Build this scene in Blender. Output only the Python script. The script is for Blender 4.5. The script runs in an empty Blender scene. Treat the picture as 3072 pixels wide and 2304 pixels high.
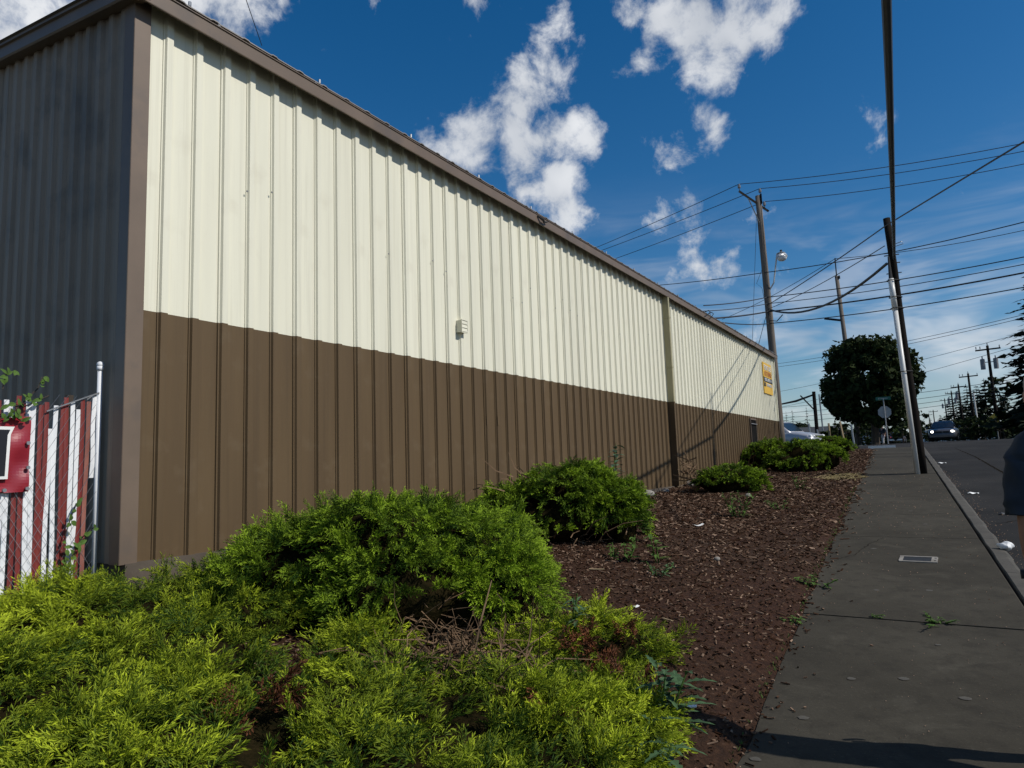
import bpy, math, random
import numpy as np
from mathutils import Vector, Matrix, Euler

random.seed(7)
RNG = np.random.default_rng(7)
scene = bpy.context.scene
col = scene.collection
R = math.radians

# ------------------------------------------------------------------ camera
CAM = Vector((0.0, 0.0, 1.615))
yaw, pitch, roll = R(31.0837), R(6.5606), R(-2.0111)
fwd = Vector((-math.sin(yaw) * math.cos(pitch), math.cos(yaw) * math.cos(pitch), math.sin(pitch)))
rgt = Vector((math.cos(yaw), math.sin(yaw), 0))
up = rgt.cross(fwd)
r2 = rgt * math.cos(roll) + up * math.sin(roll)
u2 = -rgt * math.sin(roll) + up * math.cos(roll)
cam_data = bpy.data.cameras.new('camera')
cam_data.sensor_fit = 'HORIZONTAL'
cam_data.sensor_width = 36.0
cam_data.lens = 36.0 * 2079.16 / 3072.0
cam_data.clip_start = 0.05
cam_data.clip_end = 12000
cam = bpy.data.objects.new('camera', cam_data)
col.objects.link(cam)
m3 = Matrix((r2, u2, -fwd)).transposed()
cam.matrix_world = Matrix.Translation(CAM) @ m3.to_4x4()
scene.camera = cam

# ------------------------------------------------------------------ sun and sky
SUN_EL, SUN_ROT = R(41.9), math.atan2(0.991, 0.13)
to_sun = Vector((math.cos(SUN_EL) * 0.9915, math.cos(SUN_EL) * 0.13, math.sin(SUN_EL))).normalized()
sd = bpy.data.lights.new('sun', 'SUN')
sd.energy = 4.1
sd.angle = R(0.53)
sd.color = (1.0, 0.955, 0.88)
sun = bpy.data.objects.new('sun', sd)
col.objects.link(sun)
sun.rotation_euler = (-to_sun).to_track_quat('-Z', 'Y').to_euler()
sun.location = (20, 0, 30)

scene.view_settings.view_transform = 'Standard'
scene.view_settings.look = 'None'
scene.view_settings.exposure = 0.0
scene.view_settings.gamma = 1.0
scene.view_settings.use_curve_mapping = False
try:
    scene.cycles.use_denoising = True
    scene.cycles.max_bounces = 6
    scene.cycles.transparent_max_bounces = 8
except Exception:
    pass


class NT:
    def __init__(s, tree):
        s.t = tree

    def n(s, typ, **kw):
        nd = s.t.nodes.new(typ)
        for k, v in kw.items():
            if k == 'ins':
                for i, val in v.items():
                    if isinstance(val, bpy.types.NodeSocket):
                        s.t.links.new(val, nd.inputs[i])
                    else:
                        nd.inputs[i].default_value = val
            else:
                setattr(nd, k, v)
        return nd

    def math(s, op, a, b=None, c=None, clamp=False):
        nd = s.t.nodes.new('ShaderNodeMath')
        nd.operation = op
        nd.use_clamp = clamp
        for i, v in enumerate((a, b, c)):
            if v is None:
                continue
            if isinstance(v, bpy.types.NodeSocket):
                s.t.links.new(v, nd.inputs[i])
            else:
                nd.inputs[i].default_value = v
        return nd.outputs[0]

    def mix(s, fac, a, b):
        nd = s.t.nodes.new('ShaderNodeMix')
        nd.data_type = 'RGBA'
        for i, v in ((0, fac), (6, a), (7, b)):
            if isinstance(v, bpy.types.NodeSocket):
                s.t.links.new(v, nd.inputs[i])
            else:
                nd.inputs[i].default_value = v if i == 0 else (tuple(v) + (1,) if len(v) == 3 else v)
        return nd.outputs[2]

    def noise(s, vec, scale, detail=4, rough=.55, dist=0.0):
        nd = s.n('ShaderNodeTexNoise', ins={'Scale': scale, 'Detail': detail, 'Roughness': rough, 'Distortion': dist})
        if vec is not None:
            s.t.links.new(vec, nd.inputs['Vector'])
        return nd.outputs[0]

    def ramp(s, fac, stops):
        nd = s.t.nodes.new('ShaderNodeValToRGB')
        el = nd.color_ramp.elements
        el[0].position, el[0].color = stops[0][0], tuple(stops[0][1]) + (1,)
        el[1].position, el[1].color = stops[-1][0], tuple(stops[-1][1]) + (1,)
        for p, c in stops[1:-1]:
            e = el.new(p)
            e.color = tuple(c) + (1,)
        s.t.links.new(fac, nd.inputs[0])
        return nd.outputs[0]

    def mapr(s, v, a, b, c=0., d=1., smooth=False):
        nd = s.t.nodes.new('ShaderNodeMapRange')
        if smooth:
            nd.interpolation_type = 'SMOOTHSTEP'
        s.t.links.new(v, nd.inputs[0])
        for i, x in zip((1, 2, 3, 4), (a, b, c, d)):
            nd.inputs[i].default_value = x
        return nd.outputs[0]


world = bpy.data.worlds.new('World')
scene.world = world
world.use_nodes = True
wt = world.node_tree
wt.nodes.clear()
W = NT(wt)
sky = W.n('ShaderNodeTexSky', sky_type='NISHITA')
sky.sun_disc = False
sky.sun_elevation = SUN_EL
sky.sun_rotation = SUN_ROT
sky.altitude = 100
sky.air_density = 1.0
sky.dust_density = 0.35
sky.ozone_density = 3.0
geo = W.n('ShaderNodeTexCoord')
dvec = geo.outputs['Generated']
# clouds: soft blobs in the directions where they stand, broken up by noise; the same kind of
# scattered cumulus goes on round the whole sky
blobs = [
    ((-0.179, 0.831, 0.527), 0.105, 1), ((-0.241, 0.808, 0.538), 0.075, 0.9), ((-0.285, 0.781, 0.556), 0.06, 0.85), ((-0.136, 0.839, 0.528), 0.07, 0.9),
    ((-0.221, 0.831, 0.511), 0.07, 0.95), ((-0.279, 0.819, 0.501), 0.04, 0.75), ((-0.351, 0.760, 0.547), 0.045, 0.85), ((-0.373, 0.768, 0.521), 0.05, 0.95),
    ((-0.412, 0.763, 0.499), 0.06, 0.95), ((-0.446, 0.758, 0.475), 0.06, 0.95), ((-0.459, 0.766, 0.450), 0.07, 0.95), ((-0.511, 0.741, 0.435), 0.075, 1),
    ((-0.543, 0.712, 0.445), 0.05, 0.9), ((-0.403, 0.805, 0.436), 0.075, 1), ((-0.451, 0.786, 0.422), 0.075, 1), ((-0.361, 0.832, 0.422), 0.05, 0.85),
    ((-0.420, 0.821, 0.387), 0.075, 1), ((-0.410, 0.839, 0.357), 0.06, 0.9), ((-0.461, 0.800, 0.383), 0.06, 0.9), ((-0.210, 0.879, 0.427), 0.042, 0.85),
    ((-0.269, 0.875, 0.403), 0.034, 0.8), ((-0.804, 0.338, 0.490), 0.16, 0.95), ((-0.772, 0.369, 0.518), 0.12, 0.85), ((-0.839, 0.302, 0.452), 0.15, 0.9),
    ((-0.680, 0.482, 0.553), 0.1, 0.85), ((-0.642, 0.518, 0.565), 0.1, 0.75), ((-0.620, 0.548, 0.562), 0.06, 0.65), ((-0.252, 0.914, 0.318), 0.055, 0.7),
    ((-0.312, 0.897, 0.313), 0.045, 0.6), ((-0.262, 0.932, 0.252), 0.06, 0.72), ((-0.310, 0.917, 0.251), 0.05, 0.65), ((-0.223, 0.934, 0.278), 0.03, 0.5),
    ((-0.456, 0.680, 0.574), 0.03, 0.6), ((-0.137, 0.975, 0.177), 0.07, 0.62), ((-0.195, 0.967, 0.164), 0.06, 0.55),
]
warp = W.n('ShaderNodeTexNoise', ins={'Scale': 9.0, 'Detail': 3.0})
wt.links.new(dvec, warp.inputs['Vector'])
wsub = W.n('ShaderNodeVectorMath', operation='SUBTRACT', ins={0: warp.outputs[1], 1: (.5, .5, .5)})
wscl = W.n('ShaderNodeVectorMath', operation='SCALE', ins={0: wsub.outputs[0], 'Scale': .09})
wadd = W.n('ShaderNodeVectorMath', operation='ADD', ins={0: dvec, 1: wscl.outputs[0]})
cov = None
for c, r_, a_ in blobs:
    dist = W.n('ShaderNodeVectorMath', operation='DISTANCE', ins={0: wadd.outputs[0], 1: tuple(c)})
    f = W.mapr(dist.outputs['Value'], r_ * 1.18, 0.0, 0.0, a_, smooth=True)
    cov = f if cov is None else W.math('MAXIMUM', cov, f)
# away from the view the same scattered cumulus goes on, by chance
facing = W.n('ShaderNodeVectorMath', operation='DOT_PRODUCT', ins={0: dvec, 1: tuple(fwd)})
chance = W.math('MULTIPLY', W.mapr(W.noise(dvec, 3.2, 2, .5), .52, .70, 0, 1, smooth=True), W.mapr(facing.outputs['Value'], .66, .55, 0, 1))
cov = W.math('MAXIMUM', cov, chance)
n1 = W.noise(dvec, 14, 7, .64, .2)
dens = W.math('ADD', W.math('MULTIPLY', cov, 1.15), W.math('MULTIPLY', W.math('SUBTRACT', n1, .5), 3.3))
dens = W.mapr(dens, .42, 1.28, 0, .93, smooth=True)
# thin high streaks low in the sky
sepd = W.n('ShaderNodeSeparateXYZ', ins={0: dvec})
stretch = W.n('ShaderNodeVectorMath', operation='MULTIPLY', ins={0: dvec, 1: (3.0, 3.0, 13.0)})
n3 = W.noise(stretch.outputs[0], 1.5, 4, .6, .5)
low = W.mapr(sepd.outputs[2], .40, .03, 0, 1, smooth=True)
streak = W.math('MULTIPLY', W.mapr(n3, .44, .72, 0, .75, smooth=True), low)
dens = W.math('MAXIMUM', dens, streak)
hz = W.mapr(sepd.outputs[2], .16, -.02, 0, .55, smooth=True)
shade = W.noise(dvec, 7, 3, .6)
ccol = W.mix(W.mapr(shade, .35, .65), (6.6, 7.1, 7.9), (11.5, 11.7, 12.0))
hsv = W.n('ShaderNodeHueSaturation', ins={'Hue': .5, 'Saturation': 1.38, 'Value': 1.2, 'Fac': 1.0, 'Color': sky.outputs[0]})
base = W.mix(hz, hsv.outputs[0], (4.2, 5.6, 7.2))
skycol = W.mix(dens, base, ccol)
bg = W.n('ShaderNodeBackground', ins={0: skycol, 1: 0.075})
world.cycles.sampling_method = 'MANUAL'
world.cycles.sample_map_resolution = 256
wo = W.n('ShaderNodeOutputWorld')
wt.links.new(bg.outputs[0], wo.inputs[0])

# ------------------------------------------------------------------ materials
MATS = {}


def mat(name, base, rough=.7, metal=0., spec=.4):
    m = bpy.data.materials.new(name)
    m.use_nodes = True
    b = m.node_tree.nodes['Principled BSDF']
    b.inputs['Base Color'].default_value = tuple(base) + (1,)
    b.inputs['Roughness'].default_value = rough
    b.inputs['Metallic'].default_value = metal
    b.inputs['Specular IOR Level'].default_value = spec
    MATS[name] = m
    return m, NT(m.node_tree), b


def vary(name, c1, c2, scale=3., rough=.7, metal=0., spec=.4, detail=6, stretch=None, bump=0., bscale=None, lo=.35, hi=.65, extra=None, objvar=0., streak=None):
    m, t, b = mat(name, c1, rough, metal, spec)
    tc = t.n('ShaderNodeTexCoord')
    v = tc.outputs['Object']
    if stretch:
        v = t.n('ShaderNodeVectorMath', operation='MULTIPLY', ins={0: v, 1: stretch}).outputs[0]
    n = t.noise(v, scale, detail, .6)
    c = t.mix(t.mapr(n, lo, hi), c1, c2)
    if extra:
        c3, sc3, l3, h3 = extra
        n3_ = t.noise(tc.outputs['Object'], sc3, 5, .6)
        c = t.mix(t.mapr(n3_, l3, h3), c, c3)
    if streak:      # rain marks running down the sheet
        sv = t.n('ShaderNodeVectorMath', operation='MULTIPLY', ins={0: t.n('ShaderNodeNewGeometry').outputs['Position'], 1: (26., 26., .55)}).outputs[0]
        c = t.mix(t.mapr(t.noise(sv, 1., 5, .65), .50, .80, 0, streak[1]), c, streak[0])
    if objvar:      # sheet to sheet difference
        oi = t.n('ShaderNodeObjectInfo')
        hs = t.n('ShaderNodeHueSaturation', ins={'Color': c, 'Value': t.mapr(oi.outputs['Random'], 0, 1, 1 - objvar, 1 + objvar)})
        c = hs.outputs[0]
    t.t.links.new(c, b.inputs['Base Color'])
    if bump:
        nb = t.noise(v, bscale or scale * 6, 4, .6)
        bp = t.n('ShaderNodeBump', ins={'Strength': bump, 'Distance': .01, 'Height': nb})
        t.t.links.new(bp.outputs[0], b.inputs['Normal'])
    return m


CREAM = vary('cream_paint', (.665, .645, .520), (.625, .605, .485), 1.2, .5, spec=.3, bump=.22, bscale=1.1, stretch=(3, 3, .35), extra=((.56, .53, .42), 2.2, .58, .85), objvar=.045, streak=((.44, .41, .32), .45))
BROWN = vary('brown_paint', (.104, .069, .035), (.088, .058, .030), 1.4, .6, spec=.2, bump=.22, bscale=1.1, stretch=(3, 3, .35), extra=((.125, .09, .053), 3.1, .56, .85), objvar=.045, streak=((.06, .042, .025), .5))
TRIM = vary('trim_brown', (.155, .112, .080), (.13, .095, .068), 2., .45, spec=.4, extra=((.10, .08, .066), 3., .55, .8))
ENDPAINT = vary('end_wall_paint', (.25, .20, .15), (.20, .16, .12), 1.1, .6, stretch=(2, 2, .3), extra=((.12, .105, .088), 1.6, .55, .75), objvar=.045, streak=((.09, .08, .066), .6))
ROOFM = vary('roof_metal', (.24, .22, .20), (.19, .175, .16), 3., .5, .2)
CONC = vary('foundation_concrete', (.095, .076, .058), (.065, .051, .038), 4., .9, bump=.3)
DARKHOLE = vary('dark_opening', (.010, .010, .011), (.016, .015, .014), 5., 1., spec=0.)
WOODG = vary('weathered_pole_wood', (.16, .135, .11), (.09, .073, .06), 2.5, .85, stretch=(14, 14, .5), bump=.5, bscale=3)
WOODD = vary('creosote_pole_wood', (.015, .012, .010), (.009, .007, .006), 2.5, .95, spec=.1, stretch=(14, 14, .5), bump=.5, bscale=3)
WOODS = vary('stake_wood', (.30, .23, .13), (.22, .16, .09), 4., .8, stretch=(6, 6, .6))
PVC = vary('conduit_white', (.60, .60, .58), (.50, .50, .48), 3., .38, spec=.5, stretch=(4, 4, .4))
BLACK = vary('black_cable', (.012, .012, .013), (.018, .017, .017), 3., .55)
WIRE = vary('wire_metal', (.03, .03, .033), (.02, .02, .022), 3., .5)
STEEL = vary('galvanised_steel', (.34, .35, .36), (.26, .27, .28), 5., .42, .7)
INSUL = vary('insulator_grey', (.22, .22, .23), (.16, .16, .17), 5., .4)
LAMPM = vary('lamp_aluminium', (.55, .56, .57), (.45, .46, .47), 5., .35, .3)
ASPH = vary('asphalt', (.026, .025, .024), (.019, .0185, .018), 1.3, .95, spec=.1, bump=.5, bscale=90, extra=((.038, .036, .034), .35, .48, .7))
SOIL = vary('bare_ground', (.07, .055, .038), (.05, .045, .028), .5, .95, bump=.3, extra=((.06, .075, .03), .12, .48, .6))
RED = vary('red_slat', (.19, .030, .024), (.14, .022, .02), 4., .5, stretch=(4, 4, .5))
WHITE = vary('white_slat', (.74, .75, .76), (.66, .67, .69), 4., .5, stretch=(4, 4, .5))
PINK = vary('faded_slat', (.26, .10, .075), (.20, .07, .055), 5., .6)
BANNER = vary('banner_vinyl', (.30, .022, .033), (.22, .015, .026), 2.5, .32, spec=.5, bump=.25, bscale=5)
BLACKP = vary('black_print', (.008, .008, .012), (.012, .012, .016), 4., .4)
WHITEP = vary('white_print', (.75, .75, .72), (.68, .68, .66), 4., .5)
YELLOW = vary('sign_yellow', (.66, .40, .045), (.60, .36, .05), 3., .45)
SIGNRED = vary('sign_red', (.30, .05, .03), (.25, .045, .03), 3., .5)
STONE = vary('stone', (.27, .25, .22), (.17, .155, .135), 5., .9, bump=.5)
TWIG = vary('dead_twig', (.20, .125, .068), (.095, .055, .028), 9., .85)
BARK = vary('bark', (.06, .045, .034), (.035, .027, .02), 4., .9, stretch=(6, 6, 1.), bump=.5)
GREENSIGN = vary('street_sign_green', (.012, .12, .08), (.010, .10, .07), 3., .5)
SIGNBACK = vary('sign_back_aluminium', (.33, .33, .33), (.27, .27, .27), 4., .5, .3)
SKIN = vary('skin', (.36, .19, .13), (.31, .155, .105), 14., .5, spec=.35)
HAIR = vary('grey_hair', (.33, .32, .31), (.20, .19, .185), 60., .6, stretch=(1, 1, .2))
SHIRT = vary('navy_shirt', (.018, .026, .038), (.014, .02, .03), 12., .85, bump=.35, bscale=9)
SHORTS = vary('khaki_cloth', (.16, .135, .10), (.13, .11, .08), 12., .9)
SHOE = vary('shoe_dark', (.03, .03, .032), (.02, .02, .02), 9., .6)
RUBBER = vary('black_rubber', (.012, .012, .012), (.018, .018, .018), 9., .7)
LGREY = vary('light_grey_cloth', (.45, .45, .46), (.36, .36, .38), 9., .9)
SILVER = vary('silver_paint', (.36, .37, .40), (.33, .34, .37), 2., .3, .15, spec=.6)
DARKCAR = vary('grey_car_paint', (.085, .085, .095), (.07, .07, .08), 2., .28, .4, spec=.6)
MAROON = vary('dark_maroon_paint', (.035, .018, .022), (.03, .015, .02), 2., .28, .2, spec=.6)
CHROME = vary('chrome', (.75, .75, .75), (.68, .68, .68), 3., .2, .9)
GLASS = vary('tinted_glass', (.012, .018, .022), (.02, .028, .034), 2., .08, spec=.8)
TAIL = vary('tail_light_red', (.35, .02, .02), (.3, .015, .015), 3., .3)
LENS = vary('lamp_lens', (.7, .72, .74), (.6, .62, .64), 3., .15, spec=.7)
TEAL = vary('teal_siding', (.05, .13, .12), (.04, .11, .10), 2., .7)
ROOFSH = vary('shingle_roof', (.055, .06, .065), (.04, .045, .05), 4., .9)
HILLM = vary('haze_tinted_hill', (.045, .085, .135), (.04, .075, .12), .004, 1.)  # forest hill with the blue of distance haze put into its colour
PAPER = vary('white_paper', (.78, .78, .76), (.7, .7, .69), 9., .6)
GUM = vary('gum_stain', (.078, .071, .057), (.060, .054, .043), 9., .8)
MEDGREEN = vary('weed_leaf', (.085, .15, .03), (.05, .095, .02), 7., .7, spec=.12)
BLUEGREEN = vary('thistle_leaf', (.065, .12, .05), (.035, .07, .032), 9., .7, spec=.15)
WEEDLEAF = vary('laurel_leaf', (.075, .155, .085), (.045, .10, .06), 8., .42, spec=.5)
CORE = vary('shrub_shade_core', (.022, .016, .007), (.006, .007, .003), 26., 1., spec=0., bump=1., bscale=60)  # near-black filler colour stands in for the shade inside the shrubs
YELLOWDRY = vary('dry_grass', (.30, .24, .10), (.22, .17, .08), 9., .8)


def emis(name, c, s):
    m, t, b = mat(name, c, .3)
    b.inputs['Emission Color'].default_value = tuple(c) + (1,)
    b.inputs['Emission Strength'].default_value = s
    return m


HEADL = emis('headlamp_lit', (1., .95, .88), 5.)


def leafmat(name, dark, light, trans=.25, rough=.55, attr='tip'):
    m, t, b = mat(name, dark, rough, spec=.12)
    at = t.n('ShaderNodeAttribute', attribute_name=attr)
    c = t.mix(at.outputs['Fac'], dark, light)
    t.t.links.new(c, b.inputs['Base Color'])
    if trans:
        tr = t.n('ShaderNodeBsdfTranslucent', ins={0: c})
        mx = t.n('ShaderNodeMixShader', ins={0: trans, 1: b.outputs[0], 2: tr.outputs[0]})
        out = [n for n in t.t.nodes if n.type == 'OUTPUT_MATERIAL'][0]
        t.t.links.new(mx.outputs[0], out.inputs[0])
    return m


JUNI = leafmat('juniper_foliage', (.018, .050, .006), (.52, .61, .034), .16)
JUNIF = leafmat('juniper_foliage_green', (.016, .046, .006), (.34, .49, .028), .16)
JUNID = leafmat('dead_juniper_foliage', (.055, .022, .010), (.24, .085, .035), .1)
MAPLE = leafmat('maple_leaves', (.009, .017, .006), (.042, .058, .014), .16, .8)
CONIF = leafmat('conifer_needles', (.008, .014, .008), (.022, .031, .014), .05, .9)
LIGHTTREE = leafmat('light_tree_leaves', (.05, .08, .02), (.14, .18, .04), .25)
CHIPM = leafmat('wood_chips', (.032, .0125, .005), (.38, .26, .18), 0., .95)


def bed_material():
    m, t, b = mat('mulch', (.05, .03, .02), .95, spec=.2)
    tc = t.n('ShaderNodeTexCoord')
    n = t.noise(tc.outputs['Object'], 28, 8, .7)
    n2_ = t.noise(tc.outputs['Object'], .8, 4, .6)
    c = t.ramp(n, [(.3, (.011, .004, .002)), (.5, (.034, .0135, .006)), (.62, (.06, .027, .013)), (.75, (.11, .068, .045))])
    c = t.mix(t.mapr(n2_, .45, .7, 0, .4), c, (.040, .026, .015))
    t.t.links.new(c, b.inputs['Base Color'])
    bp = t.n('ShaderNodeBump', ins={'Strength': .9, 'Distance': .03, 'Height': n})
    t.t.links.new(bp.outputs[0], b.inputs['Normal'])
    return m


def walk_material():
    m, t, b = mat('old_concrete', (.09, .085, .075), .95, spec=.1)
    tc = t.n('ShaderNodeTexCoord')
    v = tc.outputs['Object']
    n1_ = t.noise(v, .9, 6, .65)
    n2_ = t.noise(v, 60, 5, .7)
    n3_ = t.noise(v, 7, 6, .65)
    c = t.mix(t.mapr(n1_, .3, .7), (.036, .032, .0245), (.058, .052, .040))
    c = t.mix(t.mapr(n3_, .48, .72, 0, .7), c, (.028, .025, .020))
    n4_ = t.noise(v, 2.3, 7, .7, .6)
    c = t.mix(t.mapr(n4_, .56, .74, 0, .55), c, (.085, .077, .060))
    c = t.mix(t.mapr(n2_, .58, .8, 0, .6), c, (.115, .105, .086))
    c = t.mix(t.mapr(n2_, .42, .25, 0, .6), c, (.022, .020, .017))
    t.t.links.new(c, b.inputs['Base Color'])
    bp = t.n('ShaderNodeBump', ins={'Strength': .35, 'Distance': .006, 'Height': n2_})
    t.t.links.new(bp.outputs[0], b.inputs['Normal'])
    return m


MULCH, WALK = bed_material(), walk_material()
KERBM = vary('kerb_concrete', (.075, .067, .054), (.05, .045, .036), 4., .9, bump=.4, bscale=60, extra=((.10, .092, .076), 9., .6, .75))

# ------------------------------------------------------------------ mesh helpers
ORG = {}


class MB:
    def __init__(s):
        s.v, s.f, s.m, s.cur = [], [], [], 0

    def add(s, vs, fs):
        o = len(s.v)
        s.v += [tuple(v) for v in vs]
        for f in fs:
            s.f.append([i + o for i in f])
            s.m.append(s.cur)
        return s

    def box(s, c, sz, rot=None):
        x, y, z = sz[0] / 2, sz[1] / 2, sz[2] / 2
        vs = [Vector((a, b, d)) for a in (-x, x) for b in (-y, y) for d in (-z, z)]
        if rot is not None:
            M = rot if isinstance(rot, Matrix) else Euler(rot).to_matrix()
            vs = [M @ v for v in vs]
        c = Vector(c)
        return s.add([v + c for v in vs], [(0, 1, 3, 2), (4, 6, 7, 5), (0, 4, 5, 1), (2, 3, 7, 6), (0, 2, 6, 4), (1, 5, 7, 3)])

    def tube(s, pts, r, n=8, cap=True):
        pts = [Vector(p) for p in pts]
        rs = r if isinstance(r, (list, tuple)) else [r] * len(pts)
        rings = []
        vs = []
        for i, p in enumerate(pts):
            d = (pts[min(i + 1, len(pts) - 1)] - pts[max(i - 1, 0)]).normalized()
            a = d.cross(Vector((0, 0, 1)))
            if a.length < .05:
                a = d.cross(Vector((0, 1, 0)))
            a.normalize()
            b = d.cross(a)
            rings.append(len(vs))
            for k in range(n):
                t = 2 * math.pi * k / n
                vs.append(p + (a * math.cos(t) + b * math.sin(t)) * rs[i])
        fs = []
        for i in range(len(pts) - 1):
            for k in range(n):
                k2 = (k + 1) % n
                fs.append((rings[i] + k, rings[i] + k2, rings[i + 1] + k2, rings[i + 1] + k))
        if cap:
            fs.append(tuple(range(n))[::-1])
            fs.append(tuple(rings[-1] + k for k in range(n)))
        return s.add(vs, fs)

    def ball(s, c, r, n=10, m=7, sq=(1, 1, 1)):
        c = Vector(c)
        vs = [c + Vector((0, 0, -r * sq[2]))]
        for i in range(1, m):
            ph = -math.pi / 2 + math.pi * i / m
            for k in range(n):
                t = 2 * math.pi * k / n
                vs.append(c + Vector((math.cos(t) * math.cos(ph) * r * sq[0], math.sin(t) * math.cos(ph) * r * sq[1], math.sin(ph) * r * sq[2])))
        vs.append(c + Vector((0, 0, r * sq[2])))
        fs = [(0, 1 + (k + 1) % n, 1 + k) for k in range(n)]
        for i in range(m - 2):
            for k in range(n):
                a = 1 + i * n + k
                b = 1 + i * n + (k + 1) % n
                fs.append((a, b, b + n, a + n))
        o = 1 + (m - 2) * n
        fs += [(o + k, o + (k + 1) % n, len(vs) - 1) for k in range(n)]
        return s.add(vs, fs)

    def loft(s, sections, close=False, caps=True):
        n = len(sections[0])
        vs = [p for sec in sections for p in sec]
        fs = []
        for i in range(len(sections) - 1):
            for k in range(n if close else n - 1):
                k2 = (k + 1) % n
                fs.append((i * n + k, i * n + k2, (i + 1) * n + k2, (i + 1) * n + k))
        if caps:
            fs.append(tuple(range(n))[::-1])
            fs.append(tuple((len(sections) - 1) * n + k for k in range(n)))
        return s.add(vs, fs)

    def build(s, name, mats, parent=None, org=None, smooth=False):
        if parent is not None:
            org = ORG[parent.name]
        elif org is None:
            org = Vector((0, 0, 0))
        org = Vector(org)
        me = bpy.data.meshes.new(name)
        me.from_pydata([tuple(Vector(v) - org) for v in s.v], [], s.f)
        mats = mats if isinstance(mats, (list, tuple)) else [mats]
        for m in mats:
            me.materials.append(m)
        if len(mats) > 1:
            me.polygons.foreach_set('material_index', s.m)
        if smooth:
            me.polygons.foreach_set('use_smooth', [True] * len(me.polygons))
        me.update()
        return link(name, me, parent, org)


def link(name, me, parent=None, org=(0, 0, 0)):
    o = bpy.data.objects.new(name, me)
    col.objects.link(o)
    if parent is not None:
        o.parent = parent
        ORG[o.name] = ORG[parent.name]
    else:
        o.location = org
        ORG[o.name] = Vector(org)
    return o


def tag(o, label=None, cat=None, group=None, kind=None):
    if label:
        o['label'] = label
    if cat:
        o['category'] = cat
    if group:
        o['group'] = group
    if kind:
        o['kind'] = kind
    return o


def thing(name, loc, label, cat, group=None):
    o = bpy.data.objects.new(name, None)
    o.empty_display_size = .2
    col.objects.link(o)
    o.location = loc
    ORG[o.name] = Vector(loc)
    return tag(o, label, cat, group)


def shared(name, me, parent, offset=(0, 0, 0), rz=0.):
    """a child that shares mesh data; offset is in world space"""
    o = bpy.data.objects.new(name, me)
    col.objects.link(o)
    o.parent = parent
    o.location = Vector(offset) - ORG[parent.name]
    o.rotation_euler = (0, 0, rz)
    return o


def np_mesh(name, tris, tip, material, parent=None, org=(0, 0, 0), quads=False):
    """tris: (n,k,3) array in world space; tip: (n,k) attribute"""
    if parent is not None:
        org = ORG[parent.name]
    n, k = tris.shape[:2]
    v = (tris - np.array(org)).reshape(-1, 3).astype(np.float32)
    me = bpy.data.meshes.new(name)
    me.vertices.add(n * k)
    me.vertices.foreach_set('co', v.ravel())
    me.loops.add(n * k)
    me.loops.foreach_set('vertex_index', np.arange(n * k, dtype=np.int32))
    me.polygons.add(n)
    me.polygons.foreach_set('loop_start', np.arange(0, n * k, k, dtype=np.int32))
    a = me.attributes.new('tip', 'FLOAT', 'POINT')
    a.data.foreach_set('value', np.clip(tip, 0, 1).ravel().astype(np.float32))
    me.materials.append(material)
    me.update(calc_edges=True)
    me.validate()
    return link(name, me, parent, org)


# ------------------------------------------------------------------ the lie of the land
def prof(Y):
    Y = np.asarray(Y, float)
    return np.where(Y < 31, .057 * Y, np.where(Y < 39.2, .057 * Y - (Y - 31) ** 2 / 356., 2.046 + .0085 * (Y - 39.2)))


XL = lambda Y: -.78 - .0425 * Y          # inner edge of the sidewalk
XR = lambda Y: .78 - .0425 * Y           # joint between sidewalk and kerb
KW = .17                                  # kerb width
WALLX = -4.898


def zwall(Y):
    return np.interp(Y, [-5, 2.8, 10, 14, 20, 27, 30], [.6, .78, .88, .93, 1.17, 1.5, 1.71])


def sines(x, y, f, seed, n=6):
    g = np.random.default_rng(seed)
    out = 0
    for i in range(n):
        a, b, c = g.uniform(0, 2 * math.pi), g.uniform(.6, 1.5) * f, g.uniform(0, 6.28)
        out = out + np.sin((x * math.cos(a) + y * math.sin(a)) * b + c)
    return out / n


def bed_z(X, Y):
    X, Y = np.asarray(X, float), np.asarray(Y, float)
    xl = XL(Y)
    t = np.clip((xl - X) / (xl - WALLX), 0, 1) ** .8
    return prof(Y) * (1 - t) + zwall(Y) * t + .022 * sines(X, Y, 3.2, 5) * np.clip((xl - X) * 4, 0, 1) + .02 * np.clip((xl - X) * 8, 0, 1)


def side_z(X, Y):
    """height of the land away from the bed"""
    X, Y = np.asarray(X, float), np.asarray(Y, float)
    return prof(Y) - np.clip((-X - 2.5) * .05, 0, 1.0) * np.clip((Y - 29) / 4, 0, 1)


def grid_mesh(name, xs, ys, zf, material, xf=None, smooth=True):
    """xs may be fractions mapped by xf(u, Y)"""
    nx, ny = len(xs), len(ys)
    YY, UU = np.meshgrid(ys, xs, indexing='ij')
    XX = UU if xf is None else xf(UU, YY)
    ZZ = zf(XX, YY)
    v = np.stack([XX, YY, ZZ], -1).reshape(-1, 3)
    f = []
    for j in range(ny - 1):
        for i in range(nx - 1):
            a = j * nx + i
            f.append((a, a + 1, a + nx + 1, a + nx))
    me = bpy.data.meshes.new(name)
    me.from_pydata(v.tolist(), [], f)
    me.materials.append(material)
    me.polygons.foreach_set('use_smooth', [smooth] * len(me.polygons))
    me.update()
    return me


def structure(name, me):
    o = link(name, me)
    o['kind'] = 'structure'
    return o


ylong = np.concatenate([np.arange(-40, 30, 5), np.arange(30, 44, 1.), np.arange(44, 100, 8), np.arange(100, 1000, 60), [1400, 2500, 5000]])
# the ground sheet, out to the horizon, always under the other sheets
xg = np.concatenate([[-4000, -1500, -600, -200, -80, -40], np.arange(-30, 30, 3.), [40, 80, 200, 600, 1500, 4000]])


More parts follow.
